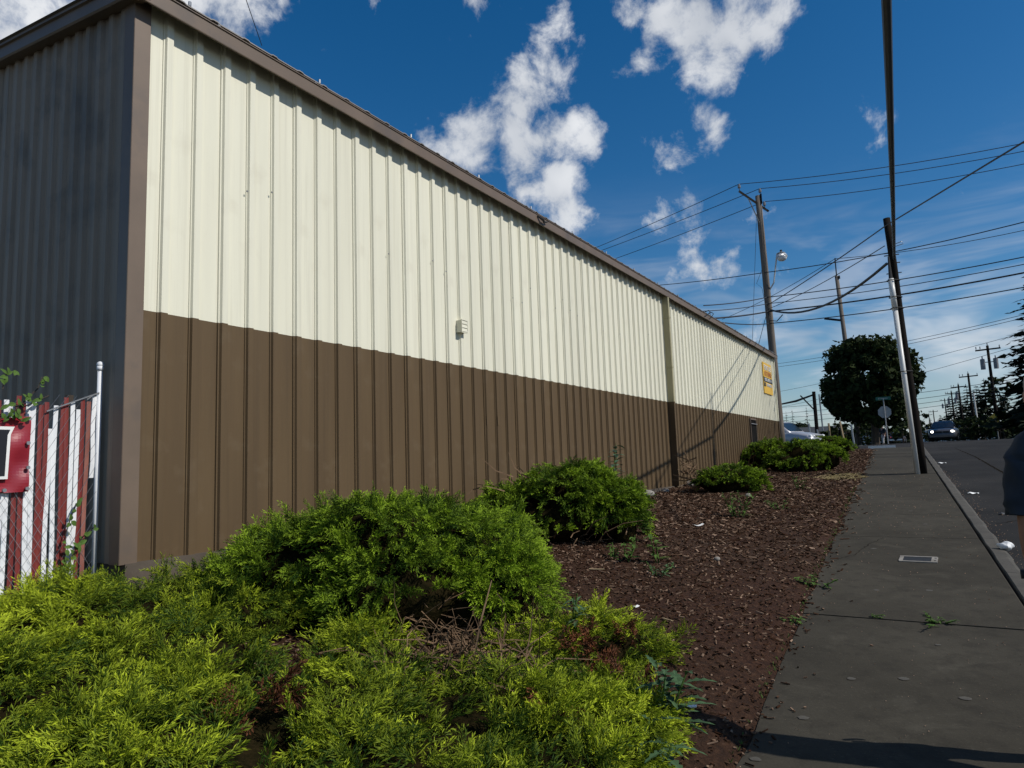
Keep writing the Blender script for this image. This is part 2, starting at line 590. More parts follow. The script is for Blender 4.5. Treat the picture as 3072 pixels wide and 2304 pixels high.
def zg(X, Y):
    z = side_z(X, Y) - .16
    near = (X < 6) & (Y < 30) & (X > -30)
    return np.where(near, np.minimum(z, np.where(X < -1, .45 + np.clip(Y, -40, 30) * .03, z)) - .12, z)


structure('ground', grid_mesh('ground', xg, ylong, zg, SOIL))
# carriageway and side street
ROADW = 9.4
structure('road', grid_mesh('road', np.linspace(0, 1, 8), ylong[ylong < 420], lambda X, Y: prof(Y) - .085 + .0 * X, ASPH,
                            xf=lambda u, Y: np.where(Y < 30.5, XR(Y) + KW, XR(Y) + KW) + u * ROADW))
structure('side_street', grid_mesh('side_street', np.concatenate([[-90, -60, -40, -30], np.arange(-24, .1, 3.)]), np.arange(31.2, 42.1, .9),
                                   lambda X, Y: side_z(X, Y) - .081, ASPH, xf=lambda u, Y: u + XR(Y) + KW - .01))
structure('parking_lot', grid_mesh('parking_lot', np.linspace(-40, -5.2, 9), np.arange(42.2, 60, 3.), lambda X, Y: side_z(X, Y) - .06, ASPH))
# mulch bed
ym = np.concatenate([np.arange(-6, 14, .16), np.arange(14, 30.4, .4)])
structure('mulch_bed', grid_mesh('mulch_bed', np.linspace(0, 1, 46) ** 1.0, ym, lambda X, Y: bed_z(X, Y) - .012 * (X > XL(Y) - .02), MULCH,
                                 xf=lambda u, Y: XL(Y) + .01 * sines(Y, Y * 0, 9, 3) + .02 + u * (WALLX - .06 - XL(Y))))
structure('yard', grid_mesh('yard', np.linspace(-24, -4.9, 12), np.arange(-30, 2.71, 2.5), lambda X, Y: .70 + 0 * X + .02 * Y, SOIL))

# sidewalk: a dark bedding sheet, and the slabs on it
sw = structure('sidewalk', grid_mesh('sidewalk', np.linspace(0, 1, 3), np.arange(-12, 30.6, .7), lambda X, Y: prof(Y) - .05, SOIL,
                                     xf=lambda u, Y: XL(Y) + .012 + u * 1.53))
joints = [-9.2, -5.4, -1.6, 2.25, 6.1, 9.85, 13.65, 18.72, 22.5, 26.4, 30.35]
for a, b in zip(joints[:-1], joints[1:]):
    mb = MB()
    ys = np.linspace(a + .009, b - .009, 9)
    nx = 9
    secs = []
    tilt = random.uniform(-.003, .003)
    for Y in ys:
        z = float(prof(Y)) + tilt
        row = []
        x0, x1 = XL(Y) + .006, XR(Y) - .012
        ed = .006 if (Y == ys[0] or Y == ys[-1]) else 0
        jag = .012 * math.sin(Y * 7.3) + .010 * math.sin(Y * 17.1)
        row.append((x0 + jag, Y, z - .09))
        row.append((x0 + jag, Y, z - .012 - ed))
        for i in range(nx):
            u = i / (nx - 1)
            row.append((x0 + .012 + jag * (1 - u) + (x1 - x0 - .024) * u, Y, z - ed))
        row.append((x1, Y, z - .012 - ed))
        row.append((x1, Y, z - .09))
        secs.append(row)
    mb.loft(secs)
    mb.build('slab', WALK, sw)
# kerb stones
kb = structure('kerb', grid_mesh('kerb', np.linspace(0, 1, 2), np.arange(-12, 30.6, .7), lambda X, Y: prof(Y) - .10, SOIL, xf=lambda u, Y: XR(Y) - .005 + u * .16))
for a, b in zip(joints[:-1], joints[1:]):
    for h in (0, 1):
        y0, y1 = a + (b - a) * h / 2, a + (b - a) * (h + 1) / 2
        mb = MB()
        secs = []
        for Y in np.linspace(y0 + .004, y1 - .004, 7):
            z = float(prof(Y)) + .004
            w = .008 * math.sin(Y * 5.1) + .006 * math.sin(Y * 13.7)
            x0 = XR(Y) + .012 + w * .4
            x1 = XR(Y) + KW + w
            secs.append([(x0, Y, z - .15), (x0, Y, z - .010), (x0 + .01, Y, z), (x1 - .045, Y, z - .004), (x1 - .02, Y, z - .014), (x1, Y, z - .04), (x1 + .012, Y, z - .16)])
        mb.loft(secs)
        mb.build('kerb_stone', KERBM, kb)
# kerb returns at the corner (pale strips seen at the end of the bed)
for nm, x0, x1, y in (('a', -3.9, -2.55, 30.75), ('b', -2.25, -1.3, 30.85)):
    mb = MB()
    mb.box(((x0 + x1) / 2, y, float(prof(y)) + .0), (x1 - x0, .15, .12), (0, 0, .05))
    mb.build('kerb_stone', PAPER if nm == 'b' else KERBM, kb)

hl = MB()
secs = []
for i in range(40):
    x = -1500 + i * 90
    h = 26 + 40 * math.exp(-((x + 60) / 260) ** 2) + 18 * math.sin(i * .7) + 9 * math.sin(i * 1.9)
    secs.append([(x, 2400, 0), (x, 2500, h * .7 + 12), (x, 2700, h + 16), (x, 3000, 0)])
hl.loft(secs)
o = hl.build('hills', HILLM, smooth=True)
o['kind'] = 'structure'

# ------------------------------------------------------------------ the metal building
S = .259
Y0, Y1 = 2.776, 27.08
ZB, ZP, ZT = 1.018, 2.837, 5.275
bld = thing('metal_building', (-8.5, 14.9, .7), 'long cream and brown corrugated metal building with brown fascia', 'building')
RIB = [(0, 0), (.003, .009), (.011, .010), (.020, .030), (.074, .030), (.093, 0)]
RIBT = [(-.004, 0), (0, .013), (.012, .014), (.022, .034), (.077, .034), (.097, 0)]


def panel_profile(w, first_thick=True, start=0.):
    """(dy, proud) along a panel of width w whose ribs start at `start`"""
    pts = [(0, 0)]
    k = 0
    y = start
    while y + .1 <= w + 1e-6:
        prf = RIBT if (k % 3 == 0 and first_thick) else RIB
        for dy, px in prf:
            if y + dy > pts[-1][0] + 1e-4:
                pts.append((y + dy, px))
        # faint stiffening lines in the pan
        y += S
        k += 1
    if pts[-1][0] < w - 1e-4:
        pts.append((w, 0))
    return pts


def front_panel(w, start, thick):
    mb = MB()
    pr = panel_profile(w, thick, start)
    zs = [ZB, ZP, ZT]
    for zi in range(2):
        mb.cur = 1 - zi
        lo = [(px, dy, zs[zi]) for dy, px in pr]
        hi = [(px, dy, zs[zi + 1]) for dy, px in pr]
        mb.loft([lo, hi], caps=False)
    me = bpy.data.meshes.new('wall_panel')
    me.from_pydata(mb.v, [], mb.f)
    me.materials.append(CREAM)
    me.materials.append(BROWN)
    me.polygons.foreach_set('material_index', mb.m)
    me.update()
    return me


rib0 = 2.995
first_thick = rib0 + 2 * S - .005
me0 = front_panel(first_thick - Y0 - .02, rib0 - Y0 - .02, False)
shared('wall_panel', me0, bld, (WALLX, Y0 + .02, 0))
meF = front_panel(3 * S, .005, True)
y = first_thick
while y + 3 * S < Y1 - .02:
    shared('wall_panel', meF, bld, (WALLX + random.uniform(0, .0015), y, 0))
    y += 3 * S
meL = front_panel(Y1 - y - .01, .005, True)
shared('wall_panel', meL, bld, (WALLX, y, 0))
# end wall facing the fence: closer, shallower ribs
SE = .17
pw = SE * 6


def end_panel(x_right, w):
    mb = MB()
    pts = [(0, 0)]
    k = 0
    while (k + 1) * SE <= w + 1e-6:
        b = k * SE
        pts += [(b + .02, 0), (b + .045, .022), (b + .10, .022), (b + .125, 0)]
        k += 1
    pts.append((w, 0))
    lo = [(x_right - d, Y0 - p, ZB) for d, p in pts]
    hi = [(x_right - d, Y0 - p, 5.20 + .1 * (WALLX - (x_right - d))) for d, p in pts]
    mb.loft([hi, lo], caps=False)
    mb.build('wall_panel', ENDPAINT, bld)


x = WALLX - .06
while x > -12:
    end_panel(x, pw)
    x -= pw
# hidden sides that close the volume
mb = MB()
mb.add([(-12.1, Y0, ZB), (-12.1, Y1, ZB), (-12.1, Y1, 5.9), (-12.1, Y0, 5.9)], [(0, 1, 2, 3)])
mb.build('rear_wall', CREAM, bld)
mb = MB()
mb.add([(WALLX, Y1, ZB), (-12.1, Y1, ZB), (-12.1, Y1, 5.9), (WALLX, Y1, 5.2)], [(3, 2, 1, 0)])
mb.build('end_wall', CREAM, bld)
# corner trims
mb = MB()
sec = [(WALLX + .036, Y0 + .10), (WALLX + .040, Y0 + .096), (WALLX + .040, Y0 - .026), (WALLX + .036, Y0 - .030), (WALLX - .088, Y0 - .030), (WALLX - .088, Y0 + .10)]
mb.loft([[(x_, y_, z_) for x_, y_ in sec] for z_ in (ZB - .004, 5.24)], close=True)
mb.build('corner_trim', TRIM, bld)
mb = MB()
mb.box((WALLX + .02, Y1 + .005, (ZP + 5.2) / 2), (.07, .07, 5.2 - ZP))
mb.build('corner_trim', CREAM, bld)
mb = MB()
mb.box((WALLX + .02, Y1 + .005, (ZB + ZP) / 2), (.066, .066, ZP - ZB))
mb.build('corner_trim', BROWN, bld)
# eave gutter with a lip, and the corrugated roof edge above it
FX = WALLX + .155
mb = MB()
sec = [(FX - .022, 5.166), (FX - .020, 5.158), (FX - .002, 5.156), (FX, 5.162), (FX + .004, 5.268), (FX + .014, 5.276), (FX + .012, 5.284), (FX - .010, 5.284), (FX - .010, 5.172)]
ys = np.linspace(Y0 - .10, Y1 + .12, 13)
mb.loft([[(sx, Y, sz + .004 * math.sin(Y * 1.7)) for sx, sz in sec] for Y in ys], close=True)
gut = mb.build('gutter', TRIM, bld)
mb = MB()
mb.box((FX - .04, (Y0 + Y1) / 2, 5.262), (.008, Y1 - Y0 + .16, .085))
mb.build('eave_light_stop', RUBBER, bld)  # added black strip, stops sun leaking through the gap under the roof edge
mb = MB()
for Y in np.arange(Y0 + .6, Y1, 1.05):
    mb.box((FX - .05, Y, 5.290), (.12, .025, .006))
ob = mb.build('gutter_strap', STEEL, gut)
ob['kind'] = 'stuff'
mb = MB()
pts = []
yy = Y0 - .14
while yy < Y1 + .14:
    pts += [(yy, 0), (yy + .07, 0), (yy + .09, .010), (yy + .13, .010), (yy + .15, 0)]
    yy += .30
e1 = [(FX + .005, Y, 5.312 + h) for Y, h in pts]
e2 = [(-12.2, Y, 5.312 + h + .1 * (FX + 12.2)) for Y, h in pts]
e0 = [(FX + .005, Y, 5.302 + h) for Y, h in pts]
e00 = [(-12.2, Y, 5.302 + h + .1 * (FX + 12.2)) for Y, h in pts]
mb.loft([e00, e0, e1, e2], caps=False)
roof = mb.build('roof', ROOFM, bld)
mb = MB()
for i, Y in enumerate(np.arange(Y0 + .35, Y1, 1.37)):
    mb.tube([(FX - .015, Y, 5.325), (FX - .015, Y, 5.362)], .012, 6)
ob = mb.build('roof_bolt', STEEL, roof)
ob['kind'] = 'stuff'
# rake trim along the gable
mb = MB()
secs = []
for x in np.linspace(FX + .004, -12.2, 10):
    z = 5.155 + .1 * (FX - x)
    secs.append([(x, Y0 - .02, z + .008), (x, Y0 - .10, z), (x, Y0 - .112, z + .012), (x, Y0 - .105, z + .115), (x, Y0 - .125, z + .12), (x, Y0 - .125, z + .145), (x, Y0 + .02, z + .150), (x, Y0 + .02, z + .02)])
mb.loft(secs, close=True)
mb.build('rake_trim', TRIM, bld)
# base flashing and footing
mb = MB()
mb.box((WALLX + .012, (Y0 + Y1) / 2, ZB - .22), (.07, Y1 - Y0 - .02, .44))
mb.build('foundation', CONC, bld)
mb = MB()
mb.box((-8.6, Y0 + .06, ZB - .22), (7.3, .09, .44))
mb.build('foundation', CONC, bld)
# downspout with its elbow
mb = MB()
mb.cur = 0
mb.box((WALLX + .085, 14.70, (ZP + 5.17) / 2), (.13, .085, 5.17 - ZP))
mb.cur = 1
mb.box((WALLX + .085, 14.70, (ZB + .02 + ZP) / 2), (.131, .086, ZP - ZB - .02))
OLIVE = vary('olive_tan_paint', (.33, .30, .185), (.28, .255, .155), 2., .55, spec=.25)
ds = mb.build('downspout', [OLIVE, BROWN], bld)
mb = MB()
mb.tube([(WALLX + .075, 14.70, ZB + .05), (WALLX + .09, 14.71, ZB - .02), (WALLX + .22, 14.76, ZB - .075)], .056, 6)
mb.build('elbow', BROWN, ds)
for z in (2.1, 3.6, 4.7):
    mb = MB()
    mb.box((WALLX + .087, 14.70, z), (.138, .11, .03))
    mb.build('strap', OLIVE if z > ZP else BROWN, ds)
# louvred vent hood
mb = MB()
vy, vz = 6.90, 3.315
mb.box((WALLX + .04, vy, vz), (.08, .115, .15))
vent = mb.build('vent_hood', CREAM, bld)
mb = MB()
mb.box((WALLX + .085, vy, vz + .078), (.012, .13, .010))
mb.box((WALLX + .085, vy, vz - .078), (.012, .13, .010))
mb.box((WALLX + .085, vy - .060, vz), (.012, .010, .146))
mb.box((WALLX + .085, vy + .060, vz), (.012, .010, .146))
mb.build('frame', CREAM, vent)
for i in range(3):
    mb = MB()
    mb.box((WALLX + .084, vy, vz - .047 + i * .047), (.006, .108, .040), (0, -.16, 0))
    mb.build('louvre', CREAM, vent)
# barred opening near the far end
mb = MB()
mb.box((WALLX + .035, 22.76, 2.0), (.014, .76, 1.46))
win = mb.build('barred_window', DARKHOLE, bld)
for y_ in (22.36, 23.16):
    mb = MB()
    mb.box((WALLX + .045, y_, 2.0), (.04, .035, 1.53))
    mb.build('frame', TRIM, win)
mb = MB()
mb.box((WALLX + .045, 22.76, 2.748), (.042, .765, .04))
mb.build('frame', TRIM, win)
for z in (1.62, 2.60):
    mb = MB()
    mb.box((WALLX + .07, 22.76, z), (.03, .82, .022))
    mb.build('bar', INSUL, win)
# mended ribs
for y_ in (7.445, 7.704):
    mb = MB()
    mb.box((WALLX + .0315, y_, 2.18), (.005, .06, .12))
    mb.build('patch_plate', BROWN, bld)
# screw heads in rows
mb = MB()
yy = Y0 + .3
while yy < 19:
    for z in (1.09, 2.98, 4.02):
        mb.box((WALLX + .003, yy, z + random.uniform(-.006, .006)), (.008, .013, .013))
    if random.random() < .3:
        mb.box((WALLX + .036, yy + .17, random.uniform(3.9, 4.2)), (.008, .012, .012))
    yy += S
ob = mb.build('screw_heads', INSUL, bld)
ob['kind'] = 'stuff'
# a loose bent hanger on the fascia
mb = MB()
mb.tube([(FX + .01, 8.75, 5.255), (FX + .05, 8.85, 5.215), (FX + .03, 8.92, 5.20), (FX + .045, 9.02, 5.235)], [.012, .02, .016, .008], 5)
mb.tube([(FX + .035, 8.9, 5.21), (FX + .04, 8.91, 5.165)], .008, 5)
mb.build('gutter_hanger', RUBBER, gut)
# cable entry at the eave
mb = MB()
for k in range(2):
    mb.tube([(FX - .3, 18.25 + k * .35, 5.42), (FX - .02, 18.05 + k * .3, 5.44), (FX + .06, 17.9 + k * .3, 5.36), (FX + .03, 17.6 + k * .4, 5.22), (FX - .06, 17.3 + k * .5, 5.13)], .010, 5)
ob = mb.build('service_loops', BLACK, bld)
ob['kind'] = 'stuff'


# ------------------------------------------------------------------ yellow sign on the wall
def text_mesh(body, size, material, parent, loc, align='CENTER', sx=1.0, extrude=.001):
    cu = bpy.data.curves.new('lettering', 'FONT')
    cu.body = body
    cu.size = size
    cu.align_x = align
    cu.align_y = 'CENTER'
    cu.extrude = extrude
    cu.offset = size * .012
    tmp = bpy.data.objects.new('lettering_tmp', cu)
    col.objects.link(tmp)
    bpy.context.view_layer.update()
    me = bpy.data.meshes.new_from_object(tmp.evaluated_get(bpy.context.evaluated_depsgraph_get()))
    bpy.data.objects.remove(tmp)
    me.name = 'lettering'
    me.materials.clear()
    me.materials.append(material)
    o = bpy.data.objects.new('lettering', me)
    col.objects.link(o)
    o.parent = parent
    o.location = Vector(loc) - ORG[parent.name]
    # text runs along +Y on a wall that faces +X
    o.matrix_local = Matrix.Translation(o.location) @ Matrix(((0, 0, 1, 0), (1, 0, 0, 0), (0, 1, 0, 0), (0, 0, 0, 1))) @ Matrix.Diagonal((sx, 1, 1, 1))
    return o


sgx = WALLX + .045
sy0, sy1, sz0, sz1 = 24.86, 26.32, 3.74, 4.83
sg = thing('wall_sign', (WALLX + .03, (sy0 + sy1) / 2, sz0), 'yellow auto repair sign fixed high on the far end of the wall', 'sign')
mb = MB()
mb.box((sgx, (sy0 + sy1) / 2, (sz0 + sz1) / 2), (.03, sy1 - sy0, sz1 - sz0))
mb.build('board', YELLOW, sg)
mb = MB()
mb.box((sgx + .018, (sy0 + sy1) / 2, 4.225), (.004, sy1 - sy0 - .01, .17))
mb.build('black_band', BLACKP, sg)
mb = MB()
mb.box((sgx + .018, sy0 + .15, 4.045), (.004, .27, .14))
mb.build('black_panel', BLACKP, sg)
cy = (sy0 + sy1) / 2
text_mesh('FRONT LINE', .25, BLACKP, sg, (sgx + .0175, cy + .012, 4.638), sx=.82)
text_mesh('FRONT LINE', .25, WHITEP, sg, (sgx + .0215, cy, 4.65), sx=.82)
text_mesh('AUTO REPAIR', .25, SIGNRED, sg, (sgx + .018, cy, 4.43), sx=.74)
text_mesh('FOREIGN - DOMESTIC - 4X4', .15, WHITEP, sg, (sgx + .022, cy, 4.225), sx=.62)
text_mesh('TRANSMISSIONS', .15, BLACKP, sg, (sgx + .0175, cy + .148, 4.04), sx=.78)
text_mesh('TRANSMISSIONS', .15, WHITEP, sg, (sgx + .0215, cy + .14, 4.048), sx=.78)


# ------------------------------------------------------------------ poles and wires
def sag(p0, p1, s, n=14):
    p0, p1 = Vector(p0), Vector(p1)
    return [p0.lerp(p1, i / n) - Vector((0, 0, s * 4 * (i / n) * (1 - i / n))) for i in range(n + 1)]


# leaning pole on the sidewalk
LB, LT = Vector((-.30, 18.75, 1.00)), Vector((-.515, 18.75, 7.22))
lp = thing('leaning_pole', LB, 'dark leaning utility pole standing in the sidewalk with a pale conduit', 'utility pole')
mb = MB()
mb.tube([LB.lerp(LT, t) + Vector((.012 * math.sin(t * 9), 0, 0)) for t in np.linspace(0, 1, 9)], [.104 - .026 * t for t in np.linspace(0, 1, 9)], 14)
mb.build('pole', WOODD, lp, smooth=True)
ax = (LT - LB).normalized()
cx = Vector((-.095, -.135, 0))
cx2 = Vector((-.082, -.118, 0))
mb = MB()
mb.tube([LB + cx, LB + cx2 + ax * 3.95], .056, 14)
con = mb.build('conduit', PVC, lp, smooth=True)
mb = MB()
mb.tube([LB + cx2 + ax * 3.93, LB + cx2 + ax * 4.7], .063, 14)
mb.build('conduit', PVC, lp, smooth=True)
mb = MB()
mb.tube([LB + cx2 + ax * 4.68, LB + cx2 * .9 + ax * 5.0, LB + cx2 * .8 + ax * 5.25], [.045, .03, .02], 8)
mb.build('cable_tail', BLACK, lp)
for h in (2.45, 3.98, 4.25, 4.66):
    mb = MB()
    c = LB + ax * h
    pts = [c + Vector((math.cos(t) * .112 - .012, math.sin(t) * .112, 0)) for t in np.linspace(0, 2 * math.pi, 17)]
    e = [p + (cx * .55 if (p - c).dot(cx) > .003 else Vector((0, 0, 0))) for p in pts]
    mb.tube(e, .010, 5, cap=False)
    mb.build('strap', RUBBER, lp)
mb = MB()
mb.tube([LB + ax * 5.55 + Vector((.08, 0, 0)), LB + ax * 5.56 + Vector((.25, -.05, .02)), LB + ax * 5.52 + Vector((.28, -.05, 0)), LB + ax * 5.5 + Vector((.1, 0, 0))], .009, 5)
mb.build('cable_hook', STEEL, lp)
for h in (4.85, 5.1, 5.3):
    mb = MB()
    mb.tube([LB + ax * h + Vector((-.16, -.02, 0)), LB + ax * h + Vector((.16, .02, 0))], .014, 6)
    mb.build('bolt', STEEL, lp)


# weathered pole at the end of the building
QB, QT = Vector((-5.07, 28.5, 1.45)), Vector((-5.22, 28.5, 12.05))
qp = thing('utility_pole', QB, 'weathered grey utility pole with crossarm and lamp behind the building end', 'utility pole')
mb = MB()
mb.tube([QB.lerp(QT, t) for t in np.linspace(0, 1, 9)], [.165 - .05 * t for t in np.linspace(0, 1, 9)], 14)
mb.build('pole', WOODG, qp, smooth=True)
A0, A1 = Vector((-5.66, 27.2, 11.92)), Vector((-5.02, 29.3, 11.62))
mb = MB()
mb.tube([A0, A1], .06, 4)
mb.build('crossarm', WOODG, qp)
mb = MB()
mb.tube([A0.lerp(A1, .28), QT + Vector((0, -.1, -1.15))], .022, 5)
mb.build('arm_brace', STEEL, qp)
tops = {}
for nm, p in (('l', A0 + Vector((0, 0, .05))), ('t', QT + Vector((.10, -.06, .02))), ('r', A1.lerp(A0, .12) + Vector((0, 0, .05)))):
    mb = MB()
    mb.tube([p, p + Vector((0, 0, .08)), p + Vector((0, 0, .10)), p + Vector((0, 0, .2)), p + Vector((0, 0, .26))], [.02, .02, .062, .055, .02], 8)
    mb.build('insulator', INSUL, qp)
    tops[nm] = p + Vector((0, 0, .25))
mb = MB()
mb.box(QT + Vector((.125, -.06, -.16)), (.05, .05, .42))
mb.build('insulator_bracket', WOODD, qp)
# street lamp: the arm and the head on it
la = QB.lerp(QT, .655)
lm = mbp = MB()
LHD = Vector((-4.48, 28.25, 9.34))
lm.tube([la + Vector((.1, 0, -.28)), la + Vector((.3, -.08, -.02)), LHD + Vector((-.16, .03, .14)), LHD + Vector((-.02, 0, .14))], .028, 8)
larm = lm.build('lamp_arm', LAMPM, qp)
mb = MB()
mb.tube([LHD + Vector((0, 0, .17)), LHD + Vector((0, 0, .13)), LHD + Vector((0, 0, .05)), LHD + Vector((.02, -.02, -.05)), LHD + Vector((.02, -.02, -.07))], [.06, .15, .19, .21, .205], 14)
lh = mb.build('lamp_head', LAMPM, qp, smooth=True)
mb = MB()
mb.ball(LHD + Vector((.02, -.02, -.07)), .19, 12, 7, (1, 1, .75))
mb.build('lamp_refractor', LENS, lh, smooth=True)
mb = MB()
mb.tube([LHD + Vector((0, 0, .16)), LHD + Vector((0, 0, .25))], .045, 8)
mb.build('photocell', RUBBER, lh)
mb = MB()
mb.tube([QB.lerp(QT, .70) + Vector((-.1, -.1, .1)), QB.lerp(QT, .66) + Vector((-.35, -.1, 0)), QB.lerp(QT, .64) + Vector((-.16, -.1, 0)), QB.lerp(QT, .60) + Vector((-.12, -.12, 0))], .008, 5)
mb.build('loose_wire', BLACK, qp)
mb = MB()
mb.tube([QB.lerp(QT, .55) + Vector((-.02, -.2, 0)), QB.lerp(QT, .52) + Vector((.05, -.22, -.1)), QB.lerp(QT, .50) + Vector((.3, -.2, .05)), QB.lerp(QT, .515) + Vector((.55, -.3, .1))], .02, 6)
mb.build('cable_loop', BLACK, qp)

# third pole, behind the round tree
TB, TT = Vector((-5.0, 60.0, 2.1)), Vector((-5.5, 60.0, 15.6))
tp = thing('slender_pole', TB, 'slender pole with a thin top pin rising behind the round tree', 'utility pole')
mb = MB()
mb.tube([TB, TB.lerp(TT, .5), TT], [.20, .17, .14], 10)
mb.build('pole', WOODG, tp, smooth=True)
mb = MB()
mb.tube([TT, TT + Vector((0, 0, 1.5))], .045, 6)
mb.build('top_pin', RUBBER, tp)
mb = MB()
mb.tube([TT + Vector((-.12, 0, -.1)), TT + Vector((.24, 0, -.1))], .14, 6)
mb.build('top_bracket', RUBBER, tp)
mb = MB()
mb.tube([TT + Vector((-1.15, -.1, -3.3)), TT + Vector((0, -.1, -3.6))], .09, 5)
mb.build('side_arm', RUBBER, tp)

# wires ---------------------------------------------------------------
def wire(pts, r, label, cat='wire', name='overhead_wire', group=None, n=5, m=WIRE):
    mb = MB()
    allp = []
    for a, b, s in pts:
        seg = sag(a, b, s)
        allp += seg if not allp else seg[1:]
    mb.tube(allp, r, n)
    o = mb.build(name, m, org=allp[0])
    return tag(o, label, cat, group)


WIRES = [
    ([((-19.53, 36.48, 13.38), (-5.66, 27.20, 12.22), 0.1), ((-5.66, 27.20, 12.22), (8.12, 28.98, 12.07), 0.35)], 0.014, 'topmost thin wire, from the crossarm end across the sky', 'wire', 'overhead_wire', None, 5, WIRE),
    ([((-19.44, 35.74, 12.96), (-5.12, 28.44, 12.32), 0.1), ((-5.12, 28.44, 12.32), (8.01, 29.98, 12.17), 0.35)], 0.014, 'second thin wire, from the insulator on the grey pole top', 'wire', 'overhead_wire', None, 5, WIRE),
    ([((-18.04, 35.37, 12.27), (-5.10, 29.05, 11.96), 0.1), ((-5.10, 29.05, 11.96), (7.99, 30.12, 11.81), 0.35)], 0.014, 'third thin wire, from the short right end of the crossarm', 'wire', 'overhead_wire', None, 5, WIRE),
    ([((-14.59, 35.79, 11.25), (-5.15, 28.35, 8.82), 0.1), ((-5.15, 28.35, 8.82), (7.03, 24.47, 8.67), 0.35)], 0.017, 'lone wire passing the grey pole at lamp height', 'wire', 'overhead_wire', None, 5, WIRE),
    ([((-5.82, 21.50, 6.35), (-5.16, 28.33, 7.81), 0.05), ((-5.16, 28.33, 7.81), (6.98, 25.57, 7.66), 0.25)], 0.018, 'upper communication line crossing behind the leaning pole', 'wire', 'communication_cable', None, 5, WIRE),
    ([((-5.90, 21.50, 6.18), (-5.16, 28.33, 7.55), 0.05), ((-5.16, 28.33, 7.55), (6.92, 25.37, 7.40), 0.25)], 0.014, 'second communication line, just above the thick cable', 'wire', 'communication_cable', None, 5, WIRE),
    ([((-5.94, 20.80, 5.81), (-5.15, 28.33, 7.23), 0.05), ((-5.15, 28.33, 7.23), (6.84, 24.97, 7.08), 0.25)], 0.028, 'thick black communication cable spanning the street', 'cable', 'communication_cable', None, 5, WIRE),
    ([((-5.28, 21.50, 5.73), (-5.14, 28.33, 6.75), 0.05), ((-5.14, 28.33, 6.75), (6.75, 24.73, 6.60), 0.25)], 0.018, 'lowest communication line under the thick cable', 'wire', 'communication_cable', None, 5, WIRE),
    ([((-5.16, 28.33, 7.49), (-0.53, 18.65, 7.02), 0.05), ((-0.53, 18.65, 7.02), (2.89, 9.61, 5.88), 0)], 0.016, 'diagonal line crossing over the top of the leaning pole', 'wire', 'overhead_wire', None, 5, WIRE),
    ([((-5.15, 28.33, 7.33), (-0.61, 18.75, 6.55), 0.1)], 0.012, 'thin line tied to the leaning pole below its top', 'wire', 'overhead_wire', None, 5, WIRE),
    ([((-5.05, 28.30, 7.28), (-0.60, 18.73, 6.10), 0.52)], 0.034, 'heavy black drop cable sagging between the two poles', 'cable', 'drop_cable', None, 8, BLACK),
    ([((-0.43, 18.62, 6.16), (0.56, -14.00, 3.10), 0.42)], 0.03, 'heavy black cable coming overhead from the leaning pole', 'cable', 'overhead_cable', None, 8, BLACK),
    ([((-18.41, 75.00, 16.32), (-5.50, 60.00, 17.05), 0.3), ((-5.50, 60.00, 17.05), (11.48, 57.57, 16.70), 0.5)], 0.024, 'wire running over the pin of the slender pole', 'wire', 'overhead_wire', None, 5, WIRE),
    ([((-5.25, 28.50, 7.17), (-7.60, 30.50, 1.60), 0)], 0.011, 'guy wire slanting down behind the roof from the grey pole', 'guy wire', 'guy_wire', None, 5, WIRE),
    ([((-5.33, 28.50, 11.31), (-6.50, 29.20, 1.60), 0)], 0.008, 'thin vertical guy beside the grey pole', 'guy wire', 'guy_wire', None, 5, WIRE),
    ([((-10.61, 8.00, 11.00), (-11.83, 9.50, 10.92), 0)], 0.008, 'thin wire rising from the roof near the building corner', 'wire', 'overhead_wire', None, 5, WIRE),
    ([((-15.88, 85.00, 12.14), (7.81, 55.00, 10.38), 0.4)], 0.018, 'highest of the faint far wires low in the sky right of the tree', 'wire', 'overhead_wire', 'far wires low in the sky', 4, WIRE),
    ([((-15.91, 85.00, 11.76), (7.79, 55.00, 10.18), 0.4)], 0.018, 'second highest of the faint far wires low in the sky right of the tree', 'wire', 'overhead_wire', 'far wires low in the sky', 4, WIRE),
    ([((-18.98, 100.00, 10.02), (9.80, 70.00, 11.43), 0.4)], 0.018, 'third of the faint far wires low in the sky right of the tree', 'wire', 'overhead_wire', 'far wires low in the sky', 4, WIRE),
    ([((-19.15, 100.00, 7.79), (9.71, 70.00, 10.57), 0.4)], 0.018, 'fourth of the faint far wires low in the sky right of the tree', 'wire', 'overhead_wire', 'far wires low in the sky', 4, WIRE),
    ([((-21.04, 110.00, 8.61), (10.74, 80.00, 8.24), 0.4)], 0.024, 'fifth of the faint far wires low in the sky right of the tree', 'wire', 'overhead_wire', 'far wires low in the sky', 4, WIRE),
    ([((-21.11, 110.00, 7.70), (10.69, 80.00, 7.69), 0.4)], 0.024, 'sixth of the faint far wires low in the sky right of the tree', 'wire', 'overhead_wire', 'far wires low in the sky', 4, WIRE),
    ([((-21.74, 113.00, 7.15), (11.04, 83.00, 7.40), 0.4)], 0.024, 'seventh of the faint far wires low in the sky right of the tree', 'wire', 'overhead_wire', 'far wires low in the sky', 4, WIRE),
    ([((-21.79, 113.00, 6.43), (10.99, 83.00, 6.96), 0.4)], 0.024, 'lowest of the faint far wires low in the sky right of the tree', 'wire', 'overhead_wire', 'far wires low in the sky', 4, WIRE),
]
for pts, r_, lab, cat, nm, grp, n, m in WIRES:
    wire(pts, r_, lab, cat, nm, grp, n, m)


